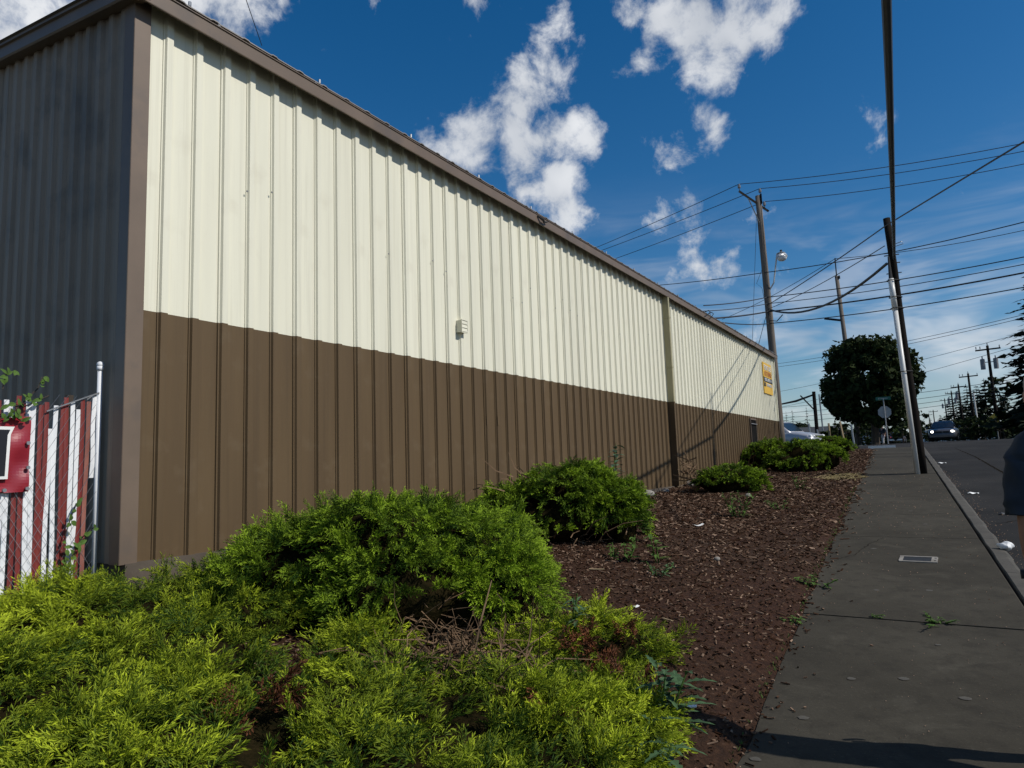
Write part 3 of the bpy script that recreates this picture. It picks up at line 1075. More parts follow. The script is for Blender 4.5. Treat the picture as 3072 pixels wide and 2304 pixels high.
# far poles along the right of the road
def far_pole(x, Y, ztop, arm, cans, label, ang=.06):
    zb = float(prof(Y)) - .1
    t = thing('crossarm_pole', (x, Y, zb), label, 'utility pole', 'utility poles along the far right of the road')
    mb = MB()
    tx = x - .012 * (ztop - zb)
    mb.tube([(x, Y, zb), ((x + tx) / 2, Y, (zb + ztop) / 2), (tx, Y, ztop)], [.2, .17, .13], 8)
    mb.build('pole', WOODD, t, smooth=True)
    mb = MB()
    mb.box((tx, Y - .15, ztop - .45), (arm, .14, .16), (0, -.03, 0))
    mb.build('crossarm', WOODD, t)
    for s in (-.46, .46, -.3, .0):
        mb = MB()
        zt = ztop - .35 if s else ztop
        mb.tube([(tx + s * arm, Y - .15 * (s != 0), zt), (tx + s * arm, Y - .15 * (s != 0), zt + .3)], .05, 6)
        mb.build('insulator', INSUL, t)
    for s in cans:
        mb = MB()
        mb.tube([(tx + s * .62, Y - .1, ztop - 2.7), (tx + s * .62, Y - .1, ztop - 1.6), (tx + s * .62, Y - .1, ztop - 1.5)], [.24, .24, .2], 10)
        mb.tube([(tx + s * .62, Y - .1, ztop - 1.5), (tx + s * .62, Y - .1, ztop - 1.2)], .06, 6)
        mb.box((tx + s * .3, Y - .1, ztop - 1.9), (.5, .08, .08))
        mb.build('transformer', INSUL, t)
    return t


far_pole(6.25, 95, 13.1, 2.4, (-1, 1), 'nearest crossarm pole right of the road, with two transformers')
far_pole(5.3, 123, 12.6, 2.4, (), 'second crossarm pole right of the road, with a pale pipe')
far_pole(4.7, 148, 13.0, 2.4, (-.6,), 'third crossarm pole right of the road, with one transformer')
far_pole(4.25, 179, 14.0, 2.4, (-1, 1), 'fourth crossarm pole right of the road, with two small transformers')
far_pole(3.75, 236, 15.9, 2.4, (-1, 0.8), 'fifth crossarm pole right of the road, above the dark trees')
far_pole(.7, 270, 14.4, 2.6, (), 'small double-armed pole far down the road')
far_pole(-.8, 320, 15.5, 2.4, (), 'smallest crossarm pole at the end of the road')
o = MB().tube([(5.75, 122.6, 3.0), (5.55, 122.6, 9.6)], .12, 8).build('riser_pipe', PVC, org=(5.75, 122.6, 3.0))
tag(o, 'pale riser pipe standing against the second far pole', 'pipe')
# dark pole with a long arm, left of the tree
hx, hy = -13.2, 100
t = thing('arm_pole', (hx, hy, 1.9), 'dark pole with a long sagging arm left of the round tree', 'utility pole')
MB().tube([(hx, hy, 1.9), (hx, hy, 9.8)], [.25, .22], 8).build('pole', WOODD, t)
MB().tube([(hx + .75, hy + .3, 1.9), (hx + .6, hy + .3, 9.4)], [.1, .1], 8).build('stay', STEEL, t)
MB().tube([(hx, hy, 9.4), (hx - 2.3, hy, 8.7), (hx - 6.5, hy, 8.1)], [.12, .16, .05], 6).build('arm', BLACK, t)
MB().tube([(hx, hy, 7.2), (hx - 1.7, hy, 9.4)], .09, 5).build('brace', WOODD, t)

# ------------------------------------------------------------------ fence with red and white slats
FXX = -5.12
fen = thing('slatted_fence', (FXX, 1.9, .72), 'chain link fence woven with red and white slats beside the building corner', 'fence')
mb = MB()
mb.tube([(FXX, 2.72, .72), (FXX + .005, 2.715, 2.40)], .017, 10)
post = mb.build('end_post', WHITE, fen, smooth=True)
mb = MB()
mb.tube([(FXX + .005, 2.715, 2.39), (FXX + .005, 2.715, 2.42)], .023, 10)
mb.ball((FXX + .005, 2.715, 2.432), .025, 10, 7)
mb.build('post_cap', WHITE, post, smooth=True)
mb = MB()
mb.tube([(FXX - .03, 2.505, .72), (FXX - .03, 2.52, 1.5), (FXX - .03, 2.53, 2.2)], .026, 8)
mb.build('line_post', BARK, fen)
pat = [WHITE, RED, RED, WHITE, WHITE, RED, RED, WHITE, WHITE, RED, RED, WHITE, WHITE, RED, WHITE, WHITE]
yy = 2.678
i = 0
PATTERN = 'WPR' + 'WWRR' * 16
topz = {0: 2.20, 1: 2.16, 2: 2.17, 3: 2.10, 4: 2.15, 5: 2.18, 6: 2.13, 7: 2.12, 8: 1.96, 9: 2.14, 10: 2.12, 11: 2.145, 12: 2.15}
while yy > 1.15:
    ch = PATTERN[i]
    m = {'W': WHITE, 'R': RED, 'P': PINK}[ch]
    zt = topz.get(i, 2.15 + random.uniform(-.03, .035))
    zb = 1.62 if i == 0 else random.uniform(.74, .8)
    lean = random.uniform(-.009, .009)
    mb = MB()
    secs = []
    w = .0145
    for k in range(7):
        t_ = k / 6
        z = zb + (zt - zb) * t_
        yc = yy + lean * t_ + .003 * math.sin(k * 1.3 + i * 1.7) - .018 * (1 - t_) ** 2 * math.sin(i * .9)
        xo = FXX + .004 * math.sin(k + i)
        secs.append([(xo - .004, yc - w, z), (xo + .004, yc - w, z), (xo + .007, yc, z), (xo + .004, yc + w, z), (xo - .004, yc + w, z)])
    mb.loft(secs, close=True)
    mb.build('slat', m, fen)
    yy -= .0345
    i += 1
mb = MB()
step = .056
for k in range(-26, 34):
    for s in (1, -1):
        pts = []
        y0 = 1.0 + k * step
        for j in range(0, 27):
            z = .74 + j * .056
            y_ = y0 + s * j * .034
            if 1.1 < y_ < 2.72 and z < 2.22 + .05 * math.sin(y_ * 5):
                pts.append((FXX + .014 + .006 * math.sin(j), y_, z))
        if len(pts) > 1:
            mb.tube(pts, .0014, 3, cap=False)
ob = mb.build('chain_link', STEEL, fen)
ob['kind'] = 'stuff'
mb = MB()
mb.tube([(FXX + .02, 2.705, 2.225), (FXX + .022, 2.66, 2.205), (FXX + .024, 2.62, 2.17)], .006, 5)
mb.tube([(FXX + .022, 2.68, 2.215), (FXX + .026, 2.45, 2.115), (FXX + .028, 2.36, 2.075)], .0055, 5)
mb.build('tension_wire', STEEL, fen)

# banner on the fence
bn = thing('banner', (FXX + .03, 1.9, 1.54), 'red vinyl banner with an outlined black letter tied to the slatted fence', 'banner')
ny, nz = 60, 26
vs, fs = [], []
for j in range(nz + 1):
    for k in range(ny + 1):
        u, v = k / ny, j / nz
        y_ = 2.265 - u * 1.1
        z_ = 1.545 + v * .49 + .012 * math.sin(u * 9 + v * 3) * (v) - .015 * u
        x_ = FXX + .036 + .0045 * math.sin(u * 27 + v * 11) + .004 * math.sin(v * 15 - u * 19) + .004 * math.sin((u * 3 + v) * 9)
        vs.append((x_, y_, z_))
for j in range(nz):
    for k in range(ny):
        a = j * (ny + 1) + k
        fs.append((a, a + ny + 1, a + ny + 2, a + 1))
mb = MB()
mb.add(vs, fs)
bo = mb.build('sheet', BANNER, bn)
md = bo.modifiers.new('thick', 'SOLIDIFY')
md.thickness = .0012


def letter(poly, x_, m, nm):
    mb = MB()
    n = len(poly)
    mb.add([(x_, a, b) for a, b in poly] + [(x_ + .002, a, b) for a, b in poly], [tuple(range(n)), tuple(range(2 * n - 1, n - 1, -1))] + [(k, (k + 1) % n, n + (k + 1) % n, n + k) for k in range(n)])
    return mb.build(nm, m, bn)


outl = [(2.165, 1.965), (2.145, 1.915), (2.138, 1.63), (1.99, 1.63), (1.985, 1.78), (1.94, 1.70), (1.90, 1.78), (1.89, 1.63), (1.76, 1.63), (1.755, 1.92), (1.74, 1.965), (1.86, 1.965), (1.945, 1.86), (2.03, 1.965)]
inn = [(2.14, 1.945), (2.126, 1.91), (2.120, 1.65), (2.01, 1.65), (2.005, 1.83), (1.94, 1.735), (1.885, 1.83), (1.872, 1.65), (1.778, 1.65), (1.772, 1.92), (1.762, 1.945), (1.85, 1.945), (1.945, 1.83), (2.04, 1.945)]
letter(outl, FXX + .050, WHITEP, 'letter_outline')
letter(inn, FXX + .0525, BLACKP, 'letter')
for yg, zg_ in ((2.245, 2.02), (2.245, 1.86), (2.25, 1.70), (2.25, 1.565), (2.12, 1.56)):
    mb = MB()
    mb.tube([(FXX + .05, yg, zg_), (FXX + .064, yg, zg_)], .012, 10)
    mb.build('grommet', STEEL, bn)


# ------------------------------------------------------------------ foliage tools (numpy)
def unit(v):
    return v / np.maximum(np.linalg.norm(v, axis=-1, keepdims=True), 1e-9)


def frames(d, g):
    """two unit vectors square to each direction d"""
    r = g.normal(size=d.shape)
    a = unit(np.cross(d, r))
    return a, np.cross(d, a)


def needles(base, d, length, width, g):
    """one thin kite-shaped blade (2 triangles) per base point; returns (n*2,3,3), t values"""
    a, b = frames(d, g)
    L = length[:, None]
    w = (width * np.ones(len(base)))[:, None]
    tip_ = base + d * L + b * L * .12
    mid = base + d * L * .45
    l, r = mid + a * w, mid - a * w
    t1 = np.stack([base, l, tip_], 1)
    t2 = np.stack([base, tip_, r], 1)
    return np.concatenate([t1, t2])


NTRI = 0


def fbm3(p, f, seed):
    g = np.random.default_rng(seed)
    out = np.zeros(len(p))
    for i in range(10):
        k = unit(g.normal(size=(1, 3)))[0] * f * g.uniform(.6, 1.9)
        out += np.sin(p @ k + g.uniform(0, 6.28))
    return out / 10


def juniper(root, lobes, dens, spray_len, sprig_len, nwidth, material, seed, floor, name='foliage', nsprig=9, nneed=4, keep=None, core=True, tipgain=1., flat=0., coreK=.88, bare=0., lump=.10, fan=8):
    """lobes: (cx,cy,cz,rx,ry,rz,rot). Branch ends cover the union of the lobes; each carries a fan of
    sprays, and each spray small needled sprigs, so that plates of foliage stand over dark gaps."""
    g = np.random.default_rng(seed)
    P, N = [], []
    for li, (cx_, cy_, cz_, rx, ry, rz, ro) in enumerate(lobes):
        area = 4 * math.pi * ((rx * ry) ** 1.6 / 3 + (rx * rz) ** 1.6 / 3 + (ry * rz) ** 1.6 / 3) ** (1 / 1.6)
        n = max(3, int(area * dens / fan))
        u = unit(g.normal(size=(n, 3)))
        u = u[u[:, 2] > -.5]
        c, s = math.cos(ro), math.sin(ro)
        rad = np.array([rx, ry, rz])
        q = u * rad
        nn = unit(u / rad)
        rot = np.array([[c, -s, 0], [s, c, 0], [0, 0, 1]])
        q, nn = q @ rot.T, nn @ rot.T
        p = q + np.array([cx_, cy_, cz_])
        inside = np.zeros(len(p), bool)
        for lj, (ax_, ay_, az_, bx, by, bz, ro2) in enumerate(lobes):
            if lj == li:
                continue
            c2, s2 = math.cos(ro2), math.sin(ro2)
            w = (p - np.array([ax_, ay_, az_])) @ np.array([[c2, -s2, 0], [s2, c2, 0], [0, 0, 1]])
            inside |= ((w / np.array([bx, by, bz])) ** 2).sum(1) < .84
        ok = ~inside & (p[:, 2] > floor(p[:, 0], p[:, 1]) + .02)
        P.append(p[ok])
        N.append(nn[ok])
    P, N = np.concatenate(P), np.concatenate(N)
    if keep is not None:
        k = keep(P)
        P, N = P[k], N[k]
    hump = fbm3(P, 6.5, seed + 1)
    # thin out in the hollows and on the undersides, so that gaps open between the branch ends
    k = g.uniform(size=len(P)) < np.clip(.9 + hump * 1.2, .25, 1) * np.clip(1 - bare * np.clip(.45 - N[:, 2], 0, 1) * 1.5, .12, 1)
    P, N, hump = P[k], N[k], hump[k]
    m0 = len(P)
    P = P + N * (hump * lump + g.normal(0, .018, m0))[:, None]
    drift = fbm3(P, 1.7, seed + 5)
    tang = g.normal(size=(m0, 3))
    tang = unit(tang - (tang * N).sum(1, keepdims=True) * N)
    horiz = unit(N * np.array([1, 1, 0]) + g.normal(size=(m0, 3)) * .35 * np.array([1, 1, 0]) + 1e-6)
    Dc = unit(N * .30 + tang * .65 + horiz * .75 + np.array([0, 0, .12]))
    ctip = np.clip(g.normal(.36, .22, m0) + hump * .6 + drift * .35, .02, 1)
    # the fans
    idx = np.repeat(np.arange(m0), fan)
    n = len(idx)
    side0 = unit(np.cross(Dc, N))
    fa_ = g.uniform(-1, 1, n)
    R0 = spray_len * .75
    N = N[idx]
    D = unit(Dc[idx] + side0[idx] * fa_[:, None] * .8 + N * g.normal(.05, .22, n)[:, None])
    P = P[idx] + side0[idx] * (fa_ * R0 * g.uniform(.3, 1, n))[:, None] + Dc[idx] * (R0 * g.uniform(-.9, .5, n))[:, None] + N * g.normal(0, .012, n)[:, None]
    L = spray_len * g.uniform(.55, 1.2, n)
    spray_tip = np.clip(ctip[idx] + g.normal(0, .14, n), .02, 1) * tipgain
    bright = g.uniform(size=n) < .05
    spray_tip = np.where(bright, spray_tip + .5, spray_tip)
    L = np.where(bright, L * 1.25, L)
    side, upv = frames(D, g)
    side = unit(np.cross(D, N) + g.normal(0, .25, (n, 3)))
    upv = np.cross(D, side)
    T_all, tip_all = [], []
    for j in range(nsprig):
        t = (j + .5) / nsprig
        droop = np.array([0, 0, -.34]) * (t * t)
        base = P + (D * t + droop * .5) * L[:, None] - N * .03 * (1 - t)
        sgn = 1 if j % 2 else -1
        spread = (1.0 - .65 * t)
        sd_ = unit(D * (.75 + .5 * t) + side * sgn * spread * g.uniform(.6, 1.1, n)[:, None] + upv * g.normal(0, .32, n)[:, None] + droop * .6)
        sl = sprig_len * g.uniform(.7, 1.25, n) * (1.05 - .35 * t)
        for q in range(nneed):
            v = q / nneed
            nb = base + sd_ * (sl * v * .8)[:, None]
            a, b = frames(sd_, g)
            nd = unit(sd_ + a * .55 * g.uniform(.3, 1, n)[:, None])
            tri = needles(nb, nd, sl * .55, nwidth, g)
            T_all.append(tri)
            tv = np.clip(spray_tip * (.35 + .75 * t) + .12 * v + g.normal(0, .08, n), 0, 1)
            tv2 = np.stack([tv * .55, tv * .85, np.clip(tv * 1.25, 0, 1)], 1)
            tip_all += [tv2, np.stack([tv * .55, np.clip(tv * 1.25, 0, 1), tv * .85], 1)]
    tris = np.concatenate(T_all)
    tips = np.concatenate(tip_all)
    o = np_mesh(name, tris, tips, material, root)
    o['kind'] = 'stuff'
    global NTRI
    NTRI += len(tris)
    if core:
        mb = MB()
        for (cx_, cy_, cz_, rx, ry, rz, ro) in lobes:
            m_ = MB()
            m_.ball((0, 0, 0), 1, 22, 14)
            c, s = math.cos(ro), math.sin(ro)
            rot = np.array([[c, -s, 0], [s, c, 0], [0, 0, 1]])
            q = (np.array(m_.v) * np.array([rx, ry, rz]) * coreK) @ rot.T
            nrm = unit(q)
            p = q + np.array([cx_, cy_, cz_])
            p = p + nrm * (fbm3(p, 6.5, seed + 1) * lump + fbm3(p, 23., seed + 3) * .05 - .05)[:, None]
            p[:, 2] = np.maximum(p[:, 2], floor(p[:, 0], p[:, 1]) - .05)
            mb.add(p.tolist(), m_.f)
        mb.build('shade_core', CORE, root, smooth=True)  # solid inner body, coloured as the shade between the branches
    return o


def twigs(root, pts, n, L, r, seed, spread=(.25, .25, .1), material=None, name='dead_twigs', bias=(0, 0, .3)):
    g = random.Random(seed)
    mb = MB()
    for _ in range(n):
        c = Vector(g.choice(pts)) + Vector((g.gauss(0, spread[0]), g.gauss(0, spread[1]), g.gauss(0, spread[2])))
        d = Vector((g.gauss(0, 1) + bias[0], g.gauss(0, 1) + bias[1], g.gauss(0, .6) + bias[2])).normalized()
        l = L * g.uniform(.4, 1.3)
        p1 = c + d * l * .5 + Vector((g.gauss(0, .02), g.gauss(0, .02), g.gauss(0, .02)))
        d2 = (d + Vector((g.gauss(0, .5), g.gauss(0, .5), g.gauss(0, .5)))).normalized()
        p2 = p1 + d2 * l * .5
        mb.tube([c, p1, p2], [r, r * .75, r * .35], 3, cap=False)
    o = mb.build(name, material or TWIG, root)
    o['kind'] = 'stuff'
    return o


def gz(x, y):
    return float(bed_z(x, y))


# low spreading juniper in the near corner
fa = lambda X, Y: np.where(X > XL(Y) + .02, prof(Y), bed_z(X, Y))
sa = thing('spreading_juniper', (-2.9, 1.9, gz(-2.9, 1.9)), 'low yellow-green juniper spreading over the near left corner', 'shrub', 'junipers in the mulch bed')
LA = []
for x, y_, rx, ry, h in [(-4.40, 2.35, .60, .60, .46), (-4.3, 1.55, .7, .6, .36), (-3.5, 2.25, .62, .55, .40), (-3.45, 1.5, .75, .6, .44), (-2.7, 2.35, .6, .55, .30),
                         (-2.65, 1.65, .7, .6, .42), (-2.05, 2.75, .5, .5, .30), (-1.95, 2.05, .6, .55, .36), (-3.0, .8, .8, .6, .42), (-2.1, 1.3, .6, .55, .38),
                         (-3.9, .8, .7, .6, .40), (-4.35, 3.1, .45, .6, .52), (-2.35, .5, .6, .5, .36), (-1.62, 2.62, .40, .45, .24), (-3.80, 2.95, .45, .45, .50), (-2.75, 3.0, .45, .35, .26), (-2.12, 3.02, .38, .30, .26), (-1.72, 2.95, .34, .30, .26), (-2.45, 2.72, .42, .34, .28)]:
    LA.append((x, y_, gz(x, y_) - .01, rx, ry, h * .58, random.uniform(0, 3)))
patchA = np.array([-2.52, 2.02, .73])


def keepA(P):
    d1 = np.linalg.norm((P - patchA) * np.array([1, 1, .3]), axis=1)
    d2 = np.linalg.norm((P[:, :2] - np.array([-2.42, 3.32])) * np.array([1, 1]), axis=1)
    return (d1 > .15 + .03 * np.sin(P[:, 0] * 31)) & (d2 > .29 + .05 * np.sin(P[:, 0] * 23)) & (P[:, 2] < 1.3)


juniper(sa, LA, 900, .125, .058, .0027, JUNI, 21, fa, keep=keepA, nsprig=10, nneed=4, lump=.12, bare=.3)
juniper(sa, [(-2.52, 2.02, gz(-2.52, 2.02) + .12, .19, .17, .23, 0)], 420, .07, .04, .004, JUNID, 22, fa, name='dead_foliage', nsprig=8, nneed=3, core=False)
juniper(sa, [(-1.60, 2.86, gz(-1.6, 2.86) + .08, .15, .11, .14, 0)], 380, .07, .04, .004, JUNID, 23, fa, name='dead_foliage', nsprig=8, nneed=3, core=False)
twigs(sa, [(-2.35, 3.35, gz(-2.35, 3.35) + .08), (-2.2, 3.2, gz(-2.2, 3.2) + .07), (-2.5, 3.1, gz(-2.5, 3.1) + .1)], 260, .30, .005, 3, (.16, .16, .04), bias=(.3, -.3, .1))
twigs(sa, [(-2.25, 3.25, gz(-2.25, 3.25) + .05)], 16, .42, .008, 4, (.14, .14, .02), name='bare_branches', bias=(1.2, .4, -.3))

# the big mound against the building
sb = thing('mounded_juniper', (-3.3, 3.75, gz(-3.3, 3.75)), 'largest rounded green juniper mound in front of the brown wall', 'shrub', 'junipers in the mulch bed')
vr = (.857, .516)
LBM = []
for du, dv, zc, ra, rb_, rz in [(0, 0, .98, .72, .66, .52), (-.55, -.12, .90, .55, .52, .42), (.52, .05, .93, .56, .58, .42), (.80, -.10, .80, .34, .46, .40), (.15, -.42, .82, .52, .38, .36),
                                (-.15, .45, .92, .75, .50, .45), (.55, -.28, .70, .42, .36, .34), (-.85, -.05, .80, .40, .45, .30)]:
    x, y_ = -3.22 + du * vr[0] - dv * vr[1], 3.86 + du * vr[1] + dv * vr[0]
    LBM.append((x - .13, y_ - .06, zc - .05, ra * .96, rb_ * .96, rz * .97, R(31)))


def keepB(P):
    # the open hollow under the front, where bare wood shows
    du = (P[:, 0] + 3.22) * vr[0] + (P[:, 1] - 3.86) * vr[1]
    dv = -(P[:, 0] + 3.22) * vr[1] + (P[:, 1] - 3.86) * vr[0]
    hollow = (dv < -.2) & (P[:, 2] < .72 + .10 * np.sin(du * 7)) & (du > -.05) & (du < .74)
    left = (dv < -.1) & (P[:, 2] < .80) & (du < -.35)
    return ~hollow & ~left


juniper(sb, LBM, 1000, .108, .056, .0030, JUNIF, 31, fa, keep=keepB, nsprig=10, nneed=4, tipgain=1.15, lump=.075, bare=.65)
ctr = [(-2.75, 3.65, .58), (-2.6, 3.75, .5), (-2.45, 3.85, .5), (-2.85, 3.45, .6)]
twigs(sb, ctr, 420, .26, .0042, 5, (.14, .14, .09), bias=(.35, -.35, -.1))
twigs(sb, ctr, 22, .42, .008, 6, (.12, .12, .05), name='bare_branches', bias=(1., -.2, -.6))

# low juniper beside the sidewalk
sc_ = thing('creeping_juniper', (-1.72, 3.75, gz(-1.72, 3.75)), 'low yellow juniper with rust-brown dead patches nearest the sidewalk', 'shrub', 'junipers in the mulch bed')
LC = []
for x, y_, rx, ry, h in [(-1.72, 4.22, .34, .26, .20), (-1.58, 4.38, .22, .20, .16), (-1.92, 4.00, .36, .28, .20), (-2.08, 3.72, .34, .30, .20), (-1.78, 3.52, .38, .32, .22), (-1.50, 3.28, .32, .30, .21),
                         (-1.80, 3.18, .4, .32, .23), (-1.42, 3.02, .30, .28, .20), (-2.0, 4.28, .26, .20, .2)]:
    LC.append((x, y_, gz(x, y_) - .01, rx * .92, ry * .92, h * .72, random.uniform(0, 3)))
dp = [(-1.88, 3.82), (-1.68, 4.05), (-1.56, 3.62)]


def keepC(P):
    ok = np.ones(len(P), bool)
    for (x, y_), r_ in zip(dp, (.15, .09, .10)):
        ok &= np.hypot(P[:, 0] - x, P[:, 1] - y_) > r_
    return ok


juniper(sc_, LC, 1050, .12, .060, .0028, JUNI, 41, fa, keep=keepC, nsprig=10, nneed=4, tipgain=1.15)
for (x, y_), r_ in zip(dp, (.17, .10, .12)):
    juniper(sc_, [(x, y_, gz(x, y_) + .08, r_, r_ * .8, .15, 0)], 420, .06, .04, .004, JUNID, int(50 + x * 9), fa, name='dead_foliage', nsprig=8, nneed=3, core=False)

# second bush
sdn = thing('rounded_juniper', (-3.75, 7.3, gz(-3.75, 7.3)), 'dense green juniper bush with a dark underside, middle of the bed', 'shrub', 'junipers in the mulch bed')
LD = []
for du, dv, zc, ra, rb_, rz in [(.10, 0, 1.22, .62, .60, .44), (-.50, -.05, 1.08, .46, .46, .36), (.48, -.05, 1.10, .48, .50, .44), (.30, .1, 1.34, .40, .45, .34), (-.05, -.30, 1.05, .50, .34, .32), (.66, -.16, .98, .30, .36, .34)]:
    x, y_ = -3.72 + du * .80 - dv * .6, 7.25 + du * .6 + dv * .80
    LD.append((x - .06, y_ - .02, zc - .10, ra * .98, rb_, rz * .97, R(37)))
juniper(sdn, LD, 760, .11, .065, .0048, JUNIF, 61, fa, bare=.8, lump=.065, nsprig=9, nneed=4, keep=lambda P: P[:, 2] > .86 + .08 * np.sin(P[:, 1] * 9))
twigs(sdn, [(-3.5, 7.0, .8), (-3.9, 6.8, .8), (-3.2, 7.4, .8)], 90, .35, .007, 7, (.2, .2, .06), bias=(0, 0, .5))
twigs(sdn, [(-4.05, 6.9, 1.42), (-4.2, 6.75, 1.35)], 14, .35, .009, 8, (.12, .12, .05), name='bare_branches', bias=(-.5, -.3, .2))
# third bush with bare stubs
se = thing('stubby_juniper', (-3.62, 14.1, gz(-3.62, 14.1)), 'small juniper with bare grey stubs beside the downspout', 'shrub', 'junipers in the mulch bed')
LE = []
for du, dv, zc, ra, rb_, rz in [(.08, 0, 1.22, .50, .50, .34), (-.25, 0, 1.20, .36, .42, .28), (.42, -.03, 1.13, .32, .38, .28), (.15, -.2, 1.12, .48, .3, .26)]:
    LE.append((-3.60 + du * .857 - dv * .516, 14.05 + du * .516 + dv * .857, zc - .10, ra, rb_, rz * .9, R(31)))
juniper(se, LE, 640, .10, .065, .007, JUNIF, 71, fa, bare=.9, nsprig=9, nneed=3, tipgain=.8)
twigs(se, [(-4.15, 13.8, 1.25), (-4.2, 13.85, 1.4), (-4.1, 13.75, 1.1)], 34, .42, .016, 9, (.06, .06, .12), name='bare_stubs', bias=(-1.2, -.5, .4))
# far group of three
for nm, lab, cxy, spec, seed in (
        ('far_juniper', 'far juniper close to the barred window, left of the far group', (-4.12, 21.3), [(0, 0, 1.72, .72, .66, .50), (.35, 0, 1.66, .5, .5, .36), (-.35, -.1, 1.62, .42, .45, .34)], 81),
        ('far_juniper', 'widest and darkest-fronted juniper of the far group of three', (-3.02, 20.0), [(0, 0, 1.60, .66, .7, .50), (.5, .05, 1.58, .5, .6, .42), (-.5, 0, 1.48, .5, .6, .44), (0, -.35, 1.42, .62, .42, .38)], 82),
        ('far_juniper', 'farthest and smallest juniper, at the end of the bed', (-3.25, 26.6), [(0, 0, 1.98, .66, .6, .36), (.45, 0, 1.92, .45, .5, .3), (-.6, 0, 1.95, .5, .5, .3)], 83)):
    t = thing(nm, (cxy[0], cxy[1], gz(*cxy)), lab, 'shrub', 'junipers in the mulch bed')
    lob = [(cxy[0] + du * .9, cxy[1] + du * .4 + dv, zc - .15, ra, rb_, rz * .92, .4) for du, dv, zc, ra, rb_, rz in spec]
    juniper(t, lob, 560, .10, .07, .0095, JUNIF, seed, fa, bare=1., lump=.06, nsprig=7, nneed=3, tipgain=.95)
    twigs(t, [(cxy[0], cxy[1], gz(*cxy) + .2)], 26, .5, .012, seed, (.25, .25, .05), bias=(0, 0, .6))
# rusty dead shrub at the wall
t = thing('dead_shrub', (-4.62, 20.9, gz(-4.62, 20.9)), 'rust-orange dead shrub against the wall between two junipers', 'shrub')
juniper(t, [(-4.62, 20.7, 1.45, .14, .22, .30, 0)], 200, .16, .08, .012, JUNID, 91, fa, nsprig=7, nneed=3, core=False)
twigs(t, [(-4.62, 20.7, 1.3)], 14, .4, .012, 92, (.05, .08, .08), name='stems', bias=(0, 0, 1))


# ------------------------------------------------------------------ weeds and broad-leaved plants
def leaf_blade(mb, base, d, upv, L, w, fold=.25, jag=0):
    d = Vector(d).normalized()
    s = d.cross(Vector(upv)).normalized()
    u = s.cross(d).normalized()
    rows = []
    n = 5 if not jag else 9
    for i in range(n + 1):
        t = i / n
        ww = w * math.sin(math.pi * min(1, t * .92 + .06)) ** .8 * (1 - .25 * t)
        if jag and i % 2:
            ww *= .45
        c = Vector(base) + d * (L * t) - u * (L * .35 * t * t)
        rows.append([c - s * ww + u * ww * fold, c, c + s * ww + u * ww * fold])
    mb.loft(rows, caps=False)


def plant(name, loc, label, h, nleaf, leafL, leafW, material, seed, spread=.35, stems=1, jag=0, droop=.1):
    g = random.Random(seed)
    t = thing(name, loc, label, 'weed', 'weeds in the mulch bed')
    mb, ms = MB(), MB()
    for s in range(stems):
        off = Vector((g.gauss(0, spread * .3), g.gauss(0, spread * .3), 0))
        top = Vector(loc) + off + Vector((g.gauss(0, h * .12), g.gauss(0, h * .12), h * g.uniform(.75, 1.05)))
        b = Vector(loc) + off * .4
        ms.tube([b, b.lerp(top, .5) + Vector((g.gauss(0, .02), g.gauss(0, .02), 0)), top], [.006 + h * .006, .005 + h * .004, .003], 5)
        for i in range(nleaf):
            tt_ = .08 + .92 * (i + g.random() * .6) / nleaf
            p = b.lerp(top, min(1, tt_))
            a = i * 2.4 + g.uniform(-.4, .4)
            d = Vector((math.cos(a), math.sin(a), g.uniform(.15, .9) - droop))
            leaf_blade(mb, p, d, (0, 0, 1), leafL * g.uniform(.7, 1.15) * (1.1 - .35 * tt_), leafW * g.uniform(.8, 1.1) * (1.1 - .35 * tt_), jag=jag)
    so = ms.build('stem', MEDGREEN, t)
    if stems > 1:
        so['kind'] = 'stuff'
    o = mb.build('leaves', material, t)
    o['kind'] = 'stuff'
    return t


plant('broadleaf_weed', (-4.50, 10.55, .9), 'tall blue-green broad-leaved weed against the wall behind a bush', 1.0, 17, .20, .062, WEEDLEAF, 1, .2, 2)
plant('thistle', (-1.30, 3.42, gz(-1.3, 3.42)), 'spiny blue-green thistle at the edge of the low juniper', .30, 11, .20, .035, BLUEGREEN, 2, .25, 3, jag=1)
plant('thistle', (-1.22, 3.02, gz(-1.22, 3.02)), 'dark thistle rosette nearest the bottom of the picture', .18, 10, .18, .030, BLUEGREEN, 3, .3, 3, jag=1, droop=.3)
plant('thistle', (-2.02, 4.02, gz(-2.02, 4.02) + .1), 'small blue thistle growing out of the back of the low juniper', .24, 8, .12, .022, BLUEGREEN, 4, .2, 3, jag=1)
plant('leafy_weed', (-2.43, 6.72, gz(-2.43, 6.72)), 'upright leafy weed in the open mulch', .30, 8, .13, .032, MEDGREEN, 5, .15, 2)
plant('leafy_weed', (-2.70, 6.62, gz(-2.70, 6.62)), 'branching weed just left of the upright one', .26, 8, .10, .028, MEDGREEN, 6, .3, 3)
plant('leafy_weed', (-2.86, 6.55, gz(-2.86, 6.55)), 'sparse low weed below the dark bush', .14, 8, .07, .016, MEDGREEN, 7, .35, 3)
plant('leafy_weed', (-2.25, 6.15, gz(-2.25, 6.15)), 'flat weed tuft in the mulch nearer than the upright weed', .10, 8, .08, .014, BLUEGREEN, 8, .4, 4)
plant('leafy_weed', (-2.52, 10.4, gz(-2.52, 10.4)), 'feathery weed clump in front of the small juniper', .42, 12, .12, .022, MEDGREEN, 9, .5, 6)
plant('leafy_weed', (-2.15, 11.6, gz(-2.15, 11.6)), 'faint low weed patch right of the feathery clump', .16, 9, .09, .02, MEDGREEN, 10, .6, 4)
